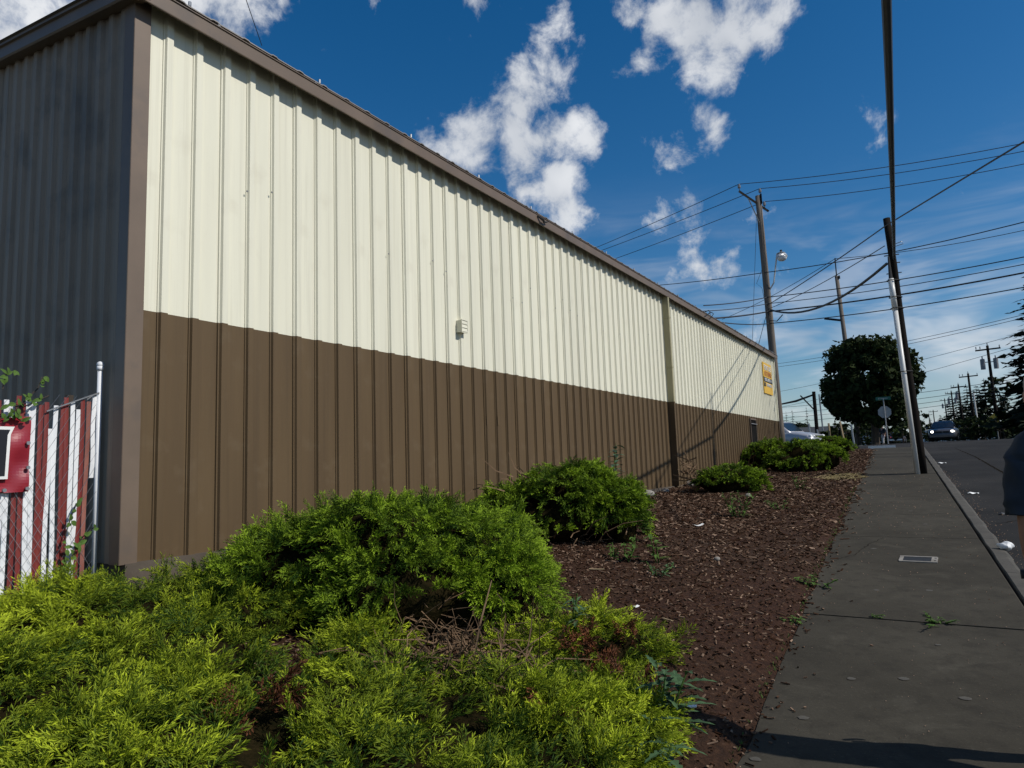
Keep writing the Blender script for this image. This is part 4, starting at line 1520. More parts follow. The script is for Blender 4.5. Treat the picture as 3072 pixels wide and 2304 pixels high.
plant('leafy_weed', (-2.35, 14.9, gz(-2.35, 14.9)), 'lone pale weed halfway up the bed', .28, 9, .12, .03, MEDGREEN, 11, .3, 3)
plant('leafy_weed', (-1.08, 7.0, gz(-1.08, 7.0)), 'small weed tuft growing over the sidewalk edge', .10, 8, .07, .018, MEDGREEN, 12, .3, 4, droop=.3)
plant('leafy_weed', (-1.04, 5.72, gz(-1.04, 5.72)), 'tiny green sprout at the sidewalk edge beside the crack', .05, 7, .05, .014, MEDGREEN, 13, .2, 3, droop=.3)
plant('leafy_weed', (-3.08, 8.0, gz(-3.08, 8.0)), 'pale leafy sprout at the right foot of the dark bush', .14, 7, .10, .03, MEDGREEN, 14, .15, 2)
plant('joint_weed', (-.10, 6.13, .345), 'straggling weed sprouting from the sidewalk joint', .035, 10, .040, .008, MEDGREEN, 15, .36, 7, droop=.35)
plant('joint_weed', (-.50, 6.11, .345), 'tiny tuft in the sidewalk joint left of the larger weed', .025, 7, .03, .008, MEDGREEN, 16, .12, 2, droop=.35)

# vine on the fence
vn = thing('fence_vine', (FXX + .05, 2.4, .75), 'straggling green vine climbing the slatted fence', 'vine')
ms, mb = MB(), MB()
g = random.Random(5)
for pts in ([(2.50, .9), (2.52, 1.05), (2.56, 1.15), (2.60, 1.22), (2.68, 1.28)], [(2.50, .95), (2.49, 1.2), (2.53, 1.38), (2.56, 1.45)], [(2.46, .8), (2.5, 1.0), (2.49, 1.1)],
            [(2.12, 2.02), (2.2, 2.12), (2.28, 2.22), (2.31, 2.30)], [(2.1, 2.1), (2.22, 2.1), (2.36, 2.18)], [(2.08, 2.2), (2.10, 2.30), (2.16, 2.33)], [(2.05, 2.0), (2.15, 2.04), (2.2, 2.0)]):
    P3 = [Vector((FXX + .045 + g.uniform(0, .03), a, b)) for a, b in pts]
    ms.tube(P3, .004, 4)
    for p, q in zip(P3[:-1], P3[1:]):
        for k in range(4):
            c = p.lerp(q, g.random()) + Vector((g.uniform(0, .03), 0, 0))
            leaf_blade(mb, c, (g.uniform(.1, .8), g.gauss(0, .8), g.gauss(.1, .6)), (1, 0, .3), g.uniform(.026, .052), g.uniform(.010, .020))
ms.build('stem', BARK, vn)
ob = mb.build('leaves', MEDGREEN, vn)
ob['kind'] = 'stuff'

# ------------------------------------------------------------------ wood chips and litter on the bed
g = np.random.default_rng(77)
N_ = 46000
yy = 2.2 + (g.uniform(0, 1, N_) ** 1.75) * 27
u = g.uniform(0, 1, N_) ** .85
xx = XL(yy) + .02 - g.exponential(.03, N_) * 0 - u * (XL(yy) - WALLX - .05)
over = g.uniform(size=N_) < .012
xx = np.where(over, XL(yy) + g.exponential(.06, N_), xx)
zz = np.where(over, prof(yy) + .004, bed_z(xx, yy) + g.uniform(0, .012, N_))
ang = g.uniform(0, 6.283, N_)
big = g.uniform(size=N_) ** 4
Lc = (.005 + .022 * big + .005 * g.uniform(size=N_)) * np.clip(yy / 5, .85, 2.6)
Wc = (.0025 + .005 * g.uniform(size=N_)) * np.clip(yy / 5, .85, 3.0)
dx, dy = np.cos(ang), np.sin(ang)
tilt = g.normal(0, .35, N_)
dz = np.sin(tilt) * .8
D_ = unit(np.stack([dx, dy, dz], 1))
Sd = unit(np.stack([-dy, dx, g.normal(0, .35, N_)], 1))
Up = np.cross(D_, Sd)
C = np.stack([xx, yy, zz], 1)
h_ = (.0025 + .002 * g.uniform(size=N_))[:, None]
a = C - D_ * Lc[:, None] - Sd * Wc[:, None]
b = C + D_ * Lc[:, None] - Sd * Wc[:, None] * .7
c = C + D_ * Lc[:, None] * 1.05 + Sd * Wc[:, None] * .7
d = C - D_ * Lc[:, None] + Sd * Wc[:, None]
T1 = np.stack([a + Up * h_, b + Up * h_, c + Up * h_, d + Up * h_], 1)
T2 = np.stack([a + Up * h_, a - Up * h_, b - Up * h_, b + Up * h_], 1)
T3 = np.stack([c + Up * h_, c - Up * h_, d - Up * h_, d + Up * h_], 1)
T4 = np.stack([b + Up * h_, b - Up * h_, c - Up * h_, c + Up * h_], 1)
tone = np.clip(g.beta(.6, 4.2, N_) + (g.uniform(size=N_) < .06) * .5, 0, 1)
tone = np.repeat(tone[:, None], 4, 1)
chips = np_mesh('wood_chips', np.concatenate([T1, T2, T3, T4]), np.concatenate([tone] * 4), CHIPM)
tag(chips, 'shredded brown bark and pale wood chips covering the bed', 'wood chips', kind='stuff')
# stones by the footing, papers, sticks
for k, (x, y_, r_, lab) in enumerate([(-4.72, 12.55, .15, 'rounded pale stone at the foot of the wall'), (-4.70, 15.35, .14, 'flat pale stone right of the downspout elbow'), (-4.75, 13.7, .08, 'small stone against the footing left of the downspout'),
                                      (-2.0, 7.25, .035, 'brown pebble lying in the open mulch'), (-3.0, 13.2, .06, 'pale stone at the right foot of the small juniper')]):
    mb = MB()
    mb.ball((0, 0, 0), r_, 12, 8, (1.0, 1.35, .62))
    gg = random.Random(k)
    ph = [gg.uniform(0, 6) for _ in range(6)]
    mb.v = [tuple(Vector(v) * (1 + .12 * math.sin(v[0] / r_ * 2.3 + ph[0]) + .10 * math.sin(v[1] / r_ * 2.7 + ph[1]))) for v in mb.v]
    z = gz(x, y_) + r_ * .25
    mb.v = [(v[0] + x, v[1] + y_, v[2] + z) for v in mb.v]
    tag(mb.build('stone', STONE, org=(x, y_, z), smooth=True), lab, 'stone', 'stones in the bed')
sticks = [((-2.72, 9.08), .16, .018, 1.0, PAPER, 'curled white paper scrap lying in the mulch', 'paper_scrap', 'litter'),
          ((-2.95, 5.4), .13, .012, .5, PAPER, 'long white splinter in the mulch right of the big mound', 'wood_splinter', 'splinter'),
          ((-2.75, 5.95), .14, .008, .2, WOODS, 'tan splinter behind the white one in the mulch', 'wood_splinter', 'splinter'),
          ((-2.05, 5.12), .06, .010, 1.4, PAPER, 'short white chip lying alone in the mulch', 'wood_splinter', 'splinter'),
          ((-1.75, 4.95), .10, .012, 2.6, WOODS, 'pale bent chip near the low juniper', 'wood_splinter', 'splinter'),
          ((-1.22, 3.75), .05, .009, .3, PAPER, 'white chip at the tip of the low juniper', 'wood_splinter', 'splinter')]
for (x, y_), L, w, a, m, lab, nm, cat in sticks:
    z = gz(x, y_) + .016
    mb = MB()
    secs = []
    for i in range(6):
        t_ = i / 5 - .5
        cx_, cy_ = x + math.cos(a) * L * t_, y_ + math.sin(a) * L * t_
        nx_, ny_ = -math.sin(a) * w, math.cos(a) * w
        zz_ = z + .02 * (t_ * 2) ** 2 * (1 if nm == 'paper_scrap' else .1)
        secs.append([(cx_ - nx_, cy_ - ny_, zz_), (cx_ + nx_, cy_ + ny_, zz_ + .004), (cx_ + nx_, cy_ + ny_, zz_ - .002), (cx_ - nx_, cy_ - ny_, zz_ - .005)])
    mb.loft(secs, close=True)
    tag(mb.build(nm, m, org=(x, y_, z)), lab, cat)
# dry grass on the far bed edge
g2 = random.Random(12)
mb = MB()
for _ in range(140):
    y_ = g2.gauss(17.6, .45)
    x = XL(y_) - abs(g2.gauss(.3, .3))
    z = gz(x, y_)
    a = g2.uniform(0, 6.28)
    mb.tube([(x, y_, z), (x + math.cos(a) * .12, y_ + math.sin(a) * .12, z + .05), (x + math.cos(a) * .25, y_ + math.sin(a) * .25, z + .03)], [.006, .005, .002], 3, cap=False)
o = mb.build('dry_grass', YELLOWDRY, org=(-1.9, 17.6, 1.0))
tag(o, 'yellow dry grass lying at the bed edge below the far junipers', 'dry grass', kind='stuff')
# fine grass and moss specks along the bed edge
mb = MB()
for _ in range(260):
    y_ = g2.uniform(3, 16)
    x = XL(y_) - abs(g2.gauss(0, .05)) + .01
    z = float(prof(y_)) + .005
    for _k in range(3):
        a = g2.uniform(0, 6.28)
        mb.tube([(x, y_, z), (x + math.cos(a) * .012, y_ + math.sin(a) * .012, z + .02)], [.003, .001], 3, cap=False)
o = mb.build('edge_grass', MEDGREEN, org=(-1.2, 8, .45))
tag(o, 'sparse green specks of grass along the sidewalk edge', 'grass', kind='stuff')

# ------------------------------------------------------------------ small things on the sidewalk and road
zpl = lambda Y: float(prof(Y))
pl = thing('valve_cover', (-.25, 8.44, zpl(8.44)), 'rectangular pale metal access cover set in the sidewalk', 'access cover')
rotp = Matrix.Rotation(-.04, 3, 'Z') @ Matrix.Rotation(.057, 3, 'X')
mb = MB()
mb.box((-.25, 8.44 - .13, zpl(8.31) + .004), (.34, .035, .012), rotp)
mb.box((-.25, 8.44 + .13, zpl(8.57) + .004), (.34, .035, .012), rotp)
mb.box((-.25 - .155, 8.44, zpl(8.44) + .004), (.035, .225, .0118), rotp)
mb.box((-.25 + .145, 8.44, zpl(8.44) + .004), (.055, .225, .0118), rotp)
mb.build('frame', STONE, pl)
mb = MB()
mb.box((-.26, 8.44, zpl(8.44) + .001), (.26, .22, .008), rotp)
mb.build('lid', RUBBER, pl)
for x, y_ in ((-.10, 8.37), (-.095, 8.5)):
    MB().tube([(x, y_, zpl(y_) + .005), (x, y_, zpl(y_) + .013)], .011, 8).build('bolt', RUBBER, pl)
g3 = random.Random(4)


def crack(pts, parent, zf, w, material):
    mb = MB()
    rows = []
    P_ = []
    for (x0, y0), (x1, y1) in zip(pts[:-1], pts[1:]):
        n_ = max(3, int(math.hypot(x1 - x0, y1 - y0) / .06))
        for i in range(n_):
            f = i / n_
            P_.append((x0 + (x1 - x0) * f + g3.gauss(0, .010), y0 + (y1 - y0) * f + g3.gauss(0, .014)))
    for i, (x, y_) in enumerate(P_):
        a_, b_ = P_[max(i - 1, 0)], P_[min(i + 1, len(P_) - 1)]
        dx_, dy_ = b_[0] - a_[0], b_[1] - a_[1]
        l_ = math.hypot(dx_, dy_) + 1e-6
        ww = w * g3.uniform(.4, 1.2) * (min(i, len(P_) - 1 - i) + 1) ** .3 * .5
        rows.append([(x - dy_ / l_ * ww, y_ + dx_ / l_ * ww, zf(y_)), (x + dy_ / l_ * ww, y_ - dx_ / l_ * ww, zf(y_))])
    mb.loft(rows, caps=False)
    return mb.build('crack', material, parent)


CRACK = vary('crack_dirt', (.012, .010, .008), (.02, .017, .013), 9., 1., spec=0.)
zsl = lambda Y: float(prof(Y)) + .0036
crack([(-1.10, 8.1), (-.85, 8.6), (-.78, 9.2), (-.62, 9.8)], sw, zsl, .003, CRACK)
crack([(-1.18, 11.7), (-.7, 11.9), (-.3, 11.75), (.2, 12.1)], sw, zsl, .004, CRACK)
crack([(-1.45, 15.9), (-.9, 16.2), (-.5, 16.1), (.08, 16.5)], sw, zsl, .005, CRACK)
road_ob = bpy.data.objects['road']
zrd = lambda Y: float(prof(Y)) - .085 + .003
crack([(.62, 11.6), (1.3, 12.4), (2.4, 12.9), (3.6, 14.2), (5.0, 14.6)], road_ob, zrd, .010, CRACK)
crack([(.35, 17.4), (1.6, 17.8), (3.2, 17.5), (5.5, 18.6)], road_ob, zrd, .012, CRACK)
crack([(1.9, 10.5), (1.7, 14.0), (1.3, 19.0), (1.0, 25.0), (.6, 30.0)], road_ob, zrd, .012, CRACK)
# pale grit on the slabs and in the gutter
gq = np.random.default_rng(31)
n_ = 1500
yg = 2.4 + gq.uniform(0, 1, n_) ** 1.4 * 18
gut_ = gq.uniform(size=n_) < .45
xg_ = np.where(gut_, XR(yg) + KW + gq.exponential(.10, n_) + .02, XL(yg) + gq.uniform(.02, 1.5, n_))
zg_q = np.where(gut_, prof(yg) - .082, prof(yg) + .002)
sz_ = (gq.uniform(.0015, .0045, n_) * np.clip(yg / 5, .8, 2.2))[:, None]
c_ = np.stack([xg_, yg, zg_q], 1)
a_, b_ = frames_flat = (np.stack([np.cos(gq.uniform(0, 6.28, n_)), np.sin(gq.uniform(0, 6.28, n_)), np.zeros(n_)], 1), None)
b_ = np.stack([-a_[:, 1], a_[:, 0], np.zeros(n_)], 1)
upz = np.array([0, 0, 1.]) * sz_
top_ = c_ + upz
T_ = np.concatenate([np.stack([c_ - a_ * sz_, c_ + b_ * sz_, top_], 1), np.stack([c_ + b_ * sz_, c_ + a_ * sz_, top_], 1), np.stack([c_ + a_ * sz_, c_ - b_ * sz_, top_], 1), np.stack([c_ - b_ * sz_, c_ - a_ * sz_, top_], 1)])
tn_ = np.repeat(gq.uniform(.1, 1, n_)[:, None], 3, 1)
ob = np_mesh('grit', T_, np.concatenate([tn_] * 4), CHIPM)
tag(ob, 'pale grit scattered over the sidewalk and gutter', 'grit', kind='stuff')
spots = [(-.55, 4.72, .028, 'left of two gum spots in the middle of the nearest slab'), (-.28, 4.82, .030, 'right of two gum spots in the middle of the nearest slab'), (-.10, 5.55, .02, 'small gum spot just below the weedy joint'),
         (.02, 4.62, .032, 'gum spot on the nearest slab close to the kerb'), (-.72, 4.05, .03, 'gum spot on the nearest slab close to the mulch edge'), (-.55, 7.0, .024, 'gum spot past the weedy joint, left of the access cover'),
         (-.15, 7.1, .03, 'gum spot past the weedy joint, below the access cover'), (-.85, 3.5, .026, 'gum spot nearest the bottom corner of the mulch'), (-.4, 12.2, .03, 'far gum spot beyond the access cover'), (-.2, 10.9, .03, 'gum spot just beyond the third sidewalk joint'), (-.7, 9.0, .03, 'gum spot left of the access cover near the mulch')]
for k, (x, y_, r_, glab) in enumerate(spots):
    mb = MB()
    n = 12
    vs = [(x + math.cos(2 * math.pi * i / n) * r_ * g3.uniform(.8, 1.15), y_ + math.sin(2 * math.pi * i / n) * r_ * g3.uniform(.7, 1.0), 0) for i in range(n)]
    vs = [(a, b, zpl(b) + .0008) for a, b, _ in vs] + [(a * .92 + x * .08, b * .92 + y_ * .08, zpl(b) + .0016) for a, b, _ in vs]
    mb.add(vs, [tuple(range(n, 2 * n))] + [(i, (i + 1) % n, n + (i + 1) % n, n + i) for i in range(n)])
    tag(mb.build('gum_spot', GUM, org=(x, y_, zpl(y_))), glab, 'gum spot', 'gum spots on the sidewalk')
# litter on the road
for x, y_, w, l, lab in ((.52, 15.2, .06, .17, 'flattened white paper lying on the road beyond the kerb'), (.13, 22.7, .07, .20, 'white litter scrap on the road near the leaning pole'), (.78, 12.5, .05, .12, 'small dark leaf scrap on the road by the gutter')):
    mb = MB()
    z = zpl(y_) - .085
    secs = []
    for i in range(6):
        t_ = i / 5
        secs.append([(x - l / 2 + l * t_, y_ - w, z + .012 + .012 * math.sin(i * 2)), (x - l / 2 + l * t_, y_, z + .018 + .02 * math.sin(i * 1.3)), (x - l / 2 + l * t_, y_ + w, z + .015 + w * .057)])
    mb.loft(secs, caps=False)
    tag(mb.build('paper_scrap', SHOE if 'dark' in lab else PAPER, org=(x, y_, z)), lab, 'litter')
zc = zpl(9.2) + .03
mb = MB()
mb.ball((0, 0, 0), .06, 14, 10, (1.25, 1.0, .7))
mb.v = [(v[0] * (1 + .25 * math.sin(v[1] * 70 + v[2] * 40)) + .55, v[1] * (1 + .22 * math.sin(v[0] * 66 + 1)) + 9.2, v[2] * (1 + .3 * math.sin(v[0] * 55 + v[1] * 48)) + zc) for v in mb.v]
tag(mb.build('crumpled_paper', PAPER, org=(.55, 9.2, zc)), 'crumpled white paper lying on the kerb behind the man', 'litter')


# ------------------------------------------------------------------ trees
def tree(name, loc, label, h, crown, nleaf, leaf, material, seed, trunk_r=.2, cat='tree', group=None, clumps=60, cb=.25):
    """crown: (rx, ry, rz, zc) ; leaf quads gathered in clumps near the crown's surface"""
    g = np.random.default_rng(seed)
    t = thing(name, loc, label, cat, group)
    x, y_, z = loc
    rx, ry, rz, zc = crown
    mb = MB()
    tips = []
    mb.tube([(x, y_, z - .1), (x + .05, y_, z + h * .2), (x, y_ + .05, z + zc)], [trunk_r, trunk_r * .8, trunk_r * .35], 8)
    for i in range(9):
        a = i * 2.399
        e = (x + math.cos(a) * rx * .6, y_ + math.sin(a) * ry * .6, z + zc + rz * (-.5 + i * .14))
        mb.tube([(x, y_, z + h * .18 + i * .05 * h), ((x + e[0]) / 2, (y_ + e[1]) / 2, (z + h * .25 + e[2]) / 2 + .3), e], [trunk_r * .4, trunk_r * .25, .03], 5)
    mb.build('trunk', BARK, t)
    u = unit(g.normal(size=(clumps, 3)))
    u[:, 2] = np.where(u[:, 2] < -.75, -u[:, 2], u[:, 2])
    rr = g.uniform(.35, 1.12, clumps) ** .5
    cc = u * rr[:, None] * np.array([rx, ry, rz]) * (1 + .10 * fbm3(u, 3, seed)[:, None]) + np.array([x, y_, z + zc])
    cr = g.uniform(.10, .27, clumps) * min(rx, rz)
    k = g.integers(0, clumps, nleaf)
    off = unit(g.normal(size=(nleaf, 3))) * (g.uniform(0, 1, nleaf) ** .4 * cr[k])[:, None]
    c = cc[k] + off
    nrm = unit(unit(off) + g.normal(size=(nleaf, 3)) * .7 + np.array([0, 0, .3]))
    a, b = frames(nrm, g)
    sz = (leaf * g.uniform(.6, 1.25, nleaf))[:, None]
    q = np.stack([c - a * sz, c - b * sz * .55, c + a * sz, c + b * sz * .55], 1)
    tone = np.clip(g.beta(1.4, 3, nleaf) + .25 * (off[:, 2] / (cr[k] + 1e-6)), 0, 1)
    o = np_mesh('crown', q, np.repeat(tone[:, None], 4, 1), material, t)
    return t


def conifer(name, loc, label, h, r, seed, whorls=26, per=9, material=None, group=None, droop=.35, trunk=.18, blades=9, start=.06, fat=1.):
    g = np.random.default_rng(seed)
    t = thing(name, loc, label, 'tree', group)
    x, y_, z = loc
    MB().tube([(x, y_, z - .1), (x, y_, z + h * .98)], [trunk, .02], 7).build('trunk', BARK, t)
    Q, tone = [], []
    for i in range(whorls):
        f = start + (1 - start) * i / whorls
        zz_ = z + h * f
        R_ = r * (1 - f) ** .8 * g.uniform(.8, 1.1)
        n = max(4, int(per * (1.1 - .6 * f)))
        for k in range(n):
            a = g.uniform(0, 6.283)
            L = R_ * g.uniform(.65, 1.12)
            d = np.array([math.cos(a), math.sin(a), 0])
            sd_ = np.array([-math.sin(a), math.cos(a), 0])
            for j in range(blades):
                tt_ = (j + 1) / blades
                c = np.array([x, y_, zz_]) + d * L * tt_ * .92 + np.array([0, 0, L * (.10 - droop * tt_ * tt_)])
                w = (.16 + .30 * L) * (1.1 - tt_ * .72) * g.uniform(.7, 1.3) * fat
                dd = unit(d * .8 + sd_ * g.normal(0, .6) + np.array([0, 0, g.normal(-.15, .25)]))
                s2 = unit(np.cross(dd, np.array([g.normal(0, .5), g.normal(0, .5), 1])))
                Q.append([c - dd * w * .3, c + s2 * w * .42, c + dd * w * 1.25, c - s2 * w * .42])
                tone.append(g.uniform(0, .8))
    Q = np.array(Q)
    tone = np.repeat(np.array(tone)[:, None], 4, 1)
    np_mesh('crown', Q, tone, material or CONIF, t)
    return t


zr = lambda X, Y: float(side_z(X, Y))
tree('round_tree', (-3.45, 54, zr(-3.45, 54)), 'dark round-crowned maple at the far corner behind the stop sign', 7.1, (3.0, 2.9, 3.15, 3.95), 20000, .22, MAPLE, 101, .28, clumps=170)
# bright saplings under the maple
tree('sapling', (-4.7, 56, zr(-4.7, 56)), 'bright green sapling at the left foot of the round tree', 2.0, (.6, .6, .8, 1.3), 240, .13, LIGHTTREE, 102, .05, clumps=14)
tree('sapling', (-2.1, 62, zr(-2.1, 62)), 'sunlit sapling right of the stop sign post', 2.6, (.9, .7, 1.1, 1.6), 360, .14, LIGHTTREE, 103, .05, clumps=16)
# tall conifer at the right edge
conifer('edge_conifer', (9.2, 60, zr(9.2, 60)), 'tall dark conifer leaning in at the right edge', 17.5, 6.3, 111, whorls=58, per=32, droop=.10, trunk=.4, blades=13, start=.03, fat=.60)
# dark trees and hedge behind the far poles
GR = 'dark trees beyond the far poles'
tlist = [(8.9, 88, 6.2, 3.2, 'near dark conifer behind the transformer pole'), (7.6, 102, 5.5, 2.9, 'conifer between the first and second far poles'), (7.3, 128, 9.6, 3.6, 'taller dark conifer right behind the second far pole'),
         (6.8, 140, 9.4, 3.9, 'broad conifer left of the tall one'), (6.4, 165, 11.2, 3.8, 'pointed conifer behind the third far pole'), (5.6, 190, 12.0, 4.2, 'pointed conifer behind the fourth far pole'),
         (4.6, 225, 12.8, 4.6, 'conifer below the fifth far pole'), (2.3, 262, 8.8, 3.6, 'small conifer in the gap above the grey car'), (-.6, 285, 8.5, 3.2, 'tiny conifer behind the smallest poles')]
for k, (x, Y, h, r_, lab) in enumerate(tlist):
    conifer('dark_conifer', (x, Y, float(prof(Y)) - .1), lab, h, r_, 120 + k, whorls=18, per=13, droop=.25, blades=6, group=GR, fat=1.1)
tree('tall_thin_tree', (8.4, 118, float(prof(118))), 'loose-crowned tree rising between the first two far poles', 9.5, (1.8, 1.6, 2.3, 6.4), 900, .26, MAPLE, 140, .2, clumps=24)
for k, (x, Y, rx, h, lab) in enumerate([(8.5, 72, 3.8, 2.4, 'dark hedge bush right of the first far pole'), (5.9, 84, 2.2, 2.3, 'hedge bush at the foot of the first far pole'), (5.2, 100, 2.4, 2.6, 'hedge bush between the first two far poles'), (4.4, 116, 2.6, 2.9, 'hedge bush at the foot of the second far pole'), (3.6, 138, 2.8, 3.2, 'hedge bush behind the grey car on its right'),
                                        (2.2, 165, 3.0, 3.2, 'hedge bush right behind the grey car roof'), (-.6, 200, 3.2, 3.6, 'hedge bush left behind the grey car'), (-7.2, 84, 2.6, 2.6, 'dark bush behind the left foot of the round tree'), (-4.3, 86, 2.3, 3.0, 'dark bush straight behind the stop sign post'), (-2.2, 112, 2.6, 4.0, 'dark bush right of the dark car'), (-9.5, 82, 1.6, 1.6, 'low dark bush left of the round tree')]):
    tree('hedge_bush', (x, Y, float(prof(Y))), lab, h, (rx, 1.8, h * .55, h * .5), 900, .24, MAPLE, 150 + k, .1, cat='bush', group='hedge right of the road', clumps=40)
# far wood behind the car park, and single firs that stand above it
gf = np.random.default_rng(9)
Q, tn = [], []
for i in range(5200):
    x = gf.uniform(-75, -4)
    Y = gf.uniform(205, 225)
    top = 5.2 + 1.0 * math.sin(x * .31) + .8 * math.sin(x * .77 + 1) + .08 * (-x - 20)
    z = 2.8 + (gf.uniform(0, 1) ** .6) * max(1.2, top)
    c = np.array([x, Y, z])
    a, b = frames(unit(gf.normal(size=(1, 3))), gf)
    s_ = gf.uniform(.35, .8)
    Q.append(np.stack([c - a[0] * s_, c - b[0] * s_ * .7, c + a[0] * s_, c + b[0] * s_ * .7]))
    tn.append(gf.uniform(0, .7))
o = np_mesh('far_wood', np.array(Q), np.repeat(np.array(tn)[:, None], 4, 1), CONIF, org=(-40, 215, 3))
tag(o, 'low dark wood on the skyline behind the car park', 'wood', kind='stuff')
for k, (x, h, lab) in enumerate([(-36.5, 8.5, 'leftmost small fir on the skyline above the silver car'), (-33.8, 10.2, 'left one of two close firs on the skyline'), (-32.2, 10.6, 'right one of two close firs on the skyline'), (-28.6, 11.2, 'tallest single fir on the skyline behind the car bonnet'), (-19.5, 12.2, 'ragged fir on the skyline at the left edge of the round tree')]):
    conifer('skyline_fir', (x, 200, 3.2), lab, h, 2.1, 160 + k, whorls=14, per=7, blades=4, group='firs on the skyline')

# ------------------------------------------------------------------ low house, stakes, signs
hs = thing('low_house', (-16.2, 120, 2.0), 'low teal building with a dark roof beyond the car park', 'house')
mb = MB()
mb.box((-16.0, 123, 3.2), (6.5, 6, 2.6))
mb.build('wall', TEAL, hs)
mb = MB()
mb.add([(-19.6, 119.5, 4.45), (-12.4, 119.5, 4.45), (-12.4, 126.5, 4.45), (-19.6, 126.5, 4.45), (-19.4, 123, 5.9), (-12.6, 123, 5.9)], [(0, 1, 5, 4), (2, 3, 4, 5), (0, 4, 3), (1, 2, 5), (3, 2, 1, 0)])
mb.build('roof', ROOFSH, hs)
for x in (-18.0, -14.0):
    mb = MB()
    mb.box((x, 119.95, 3.4), (1.1, .1, 1.0))
    w_ = mb.build('window', WHITEP, hs)
    mb = MB()
    mb.box((x, 119.88, 3.4), (.95, .06, .85))
    mb.build('pane', GLASS, w_)
mb = MB()
mb.box((-16.0, 119.95, 2.95), (.95, .1, 2.0))
mb.build('door', WHITEP, hs)
for k, (x0, x1, y_, z0, z1, m, lab) in enumerate([(-4.05, -4.05, 34.6, 1.7, 2.95, WOODS, 'upright wooden stake behind the farthest juniper'), (-3.43, -3.58, 34.6, 1.75, 3.0, WOODS, 'slanting wooden stake right of the upright one'),
                                                   (-3.6, -3.66, 40.5, 1.95, 3.05, STEEL, 'grey post at the left foot of the round tree'), (-6.45, -6.5, 46, 1.7, 3.45, STEEL, 'thin pale post behind the silver car bonnet'), (-6.0, -6.05, 46, 1.7, 3.05, STEEL, 'short pale post at the silver car bonnet end')]):
    o = MB().tube([(x0, y_, z0), (x1, y_, z1)], .045 if m is WOODS else .05, 4 if m is WOODS else 8).build('stake' if m is WOODS else 'marker_post', m, org=(x0, y_, z0))
    tag(o, lab, 'stake' if m is WOODS else 'post')
# stop sign seen from behind, with street name blade
zs = zr(-2.5, 50)
st = thing('stop_sign', (-2.5, 50, zs), 'stop sign seen from behind under a green street name blade', 'sign')
MB().tube([(-2.50, 50, zs - .1), (-2.54, 50, zs + 2.78)], .035, 8).build('post', SIGNBACK, st)
mb = MB()
n = 8
rr = .40
ring = [(-2.54 + math.cos(math.pi / 8 + i * math.pi / 4) * rr, 50.06, 4.06 + math.sin(math.pi / 8 + i * math.pi / 4) * rr) for i in range(n)]
mb.add(ring + [(a, b + .012, c) for a, b, c in ring], [tuple(range(n)), tuple(range(2 * n - 1, n - 1, -1))] + [(i, n + i, n + (i + 1) % n, (i + 1) % n) for i in range(n)])
mb.build('plate', SIGNBACK, st)
mb = MB()
mb.box((-2.55, 50.0, 4.93), (.84, .02, .20))
bl = mb.build('name_blade', GREENSIGN, st)
cu = bpy.data.curves.new('lettering', 'FONT')
mb = MB()
for i, w in enumerate((.05, .04, .05, .045, .05, .04, .05)):
    mb.box((-2.80 + i * .078, 49.986, 4.93), (w, .004, .07 + .02 * (i == 0)))
ob = mb.build('blade_lettering', SIGNBACK, bl)
ob['kind'] = 'stuff'
# yellow warning sign under the first far pole
ys_ = thing('warning_sign', (5.6, 86, float(prof(86))), 'faded yellow warning sign at the foot of the first far pole', 'sign')
MB().tube([(5.6, 86, float(prof(86)) - .1), (5.6, 86, 5.2)], .05, 6).build('post', SIGNBACK, ys_)
mb = MB()
mb.box((5.6, 85.93, 4.6), (.85, .03, .85), (0, R(45), 0))
mb.build('plate', YELLOW, ys_)


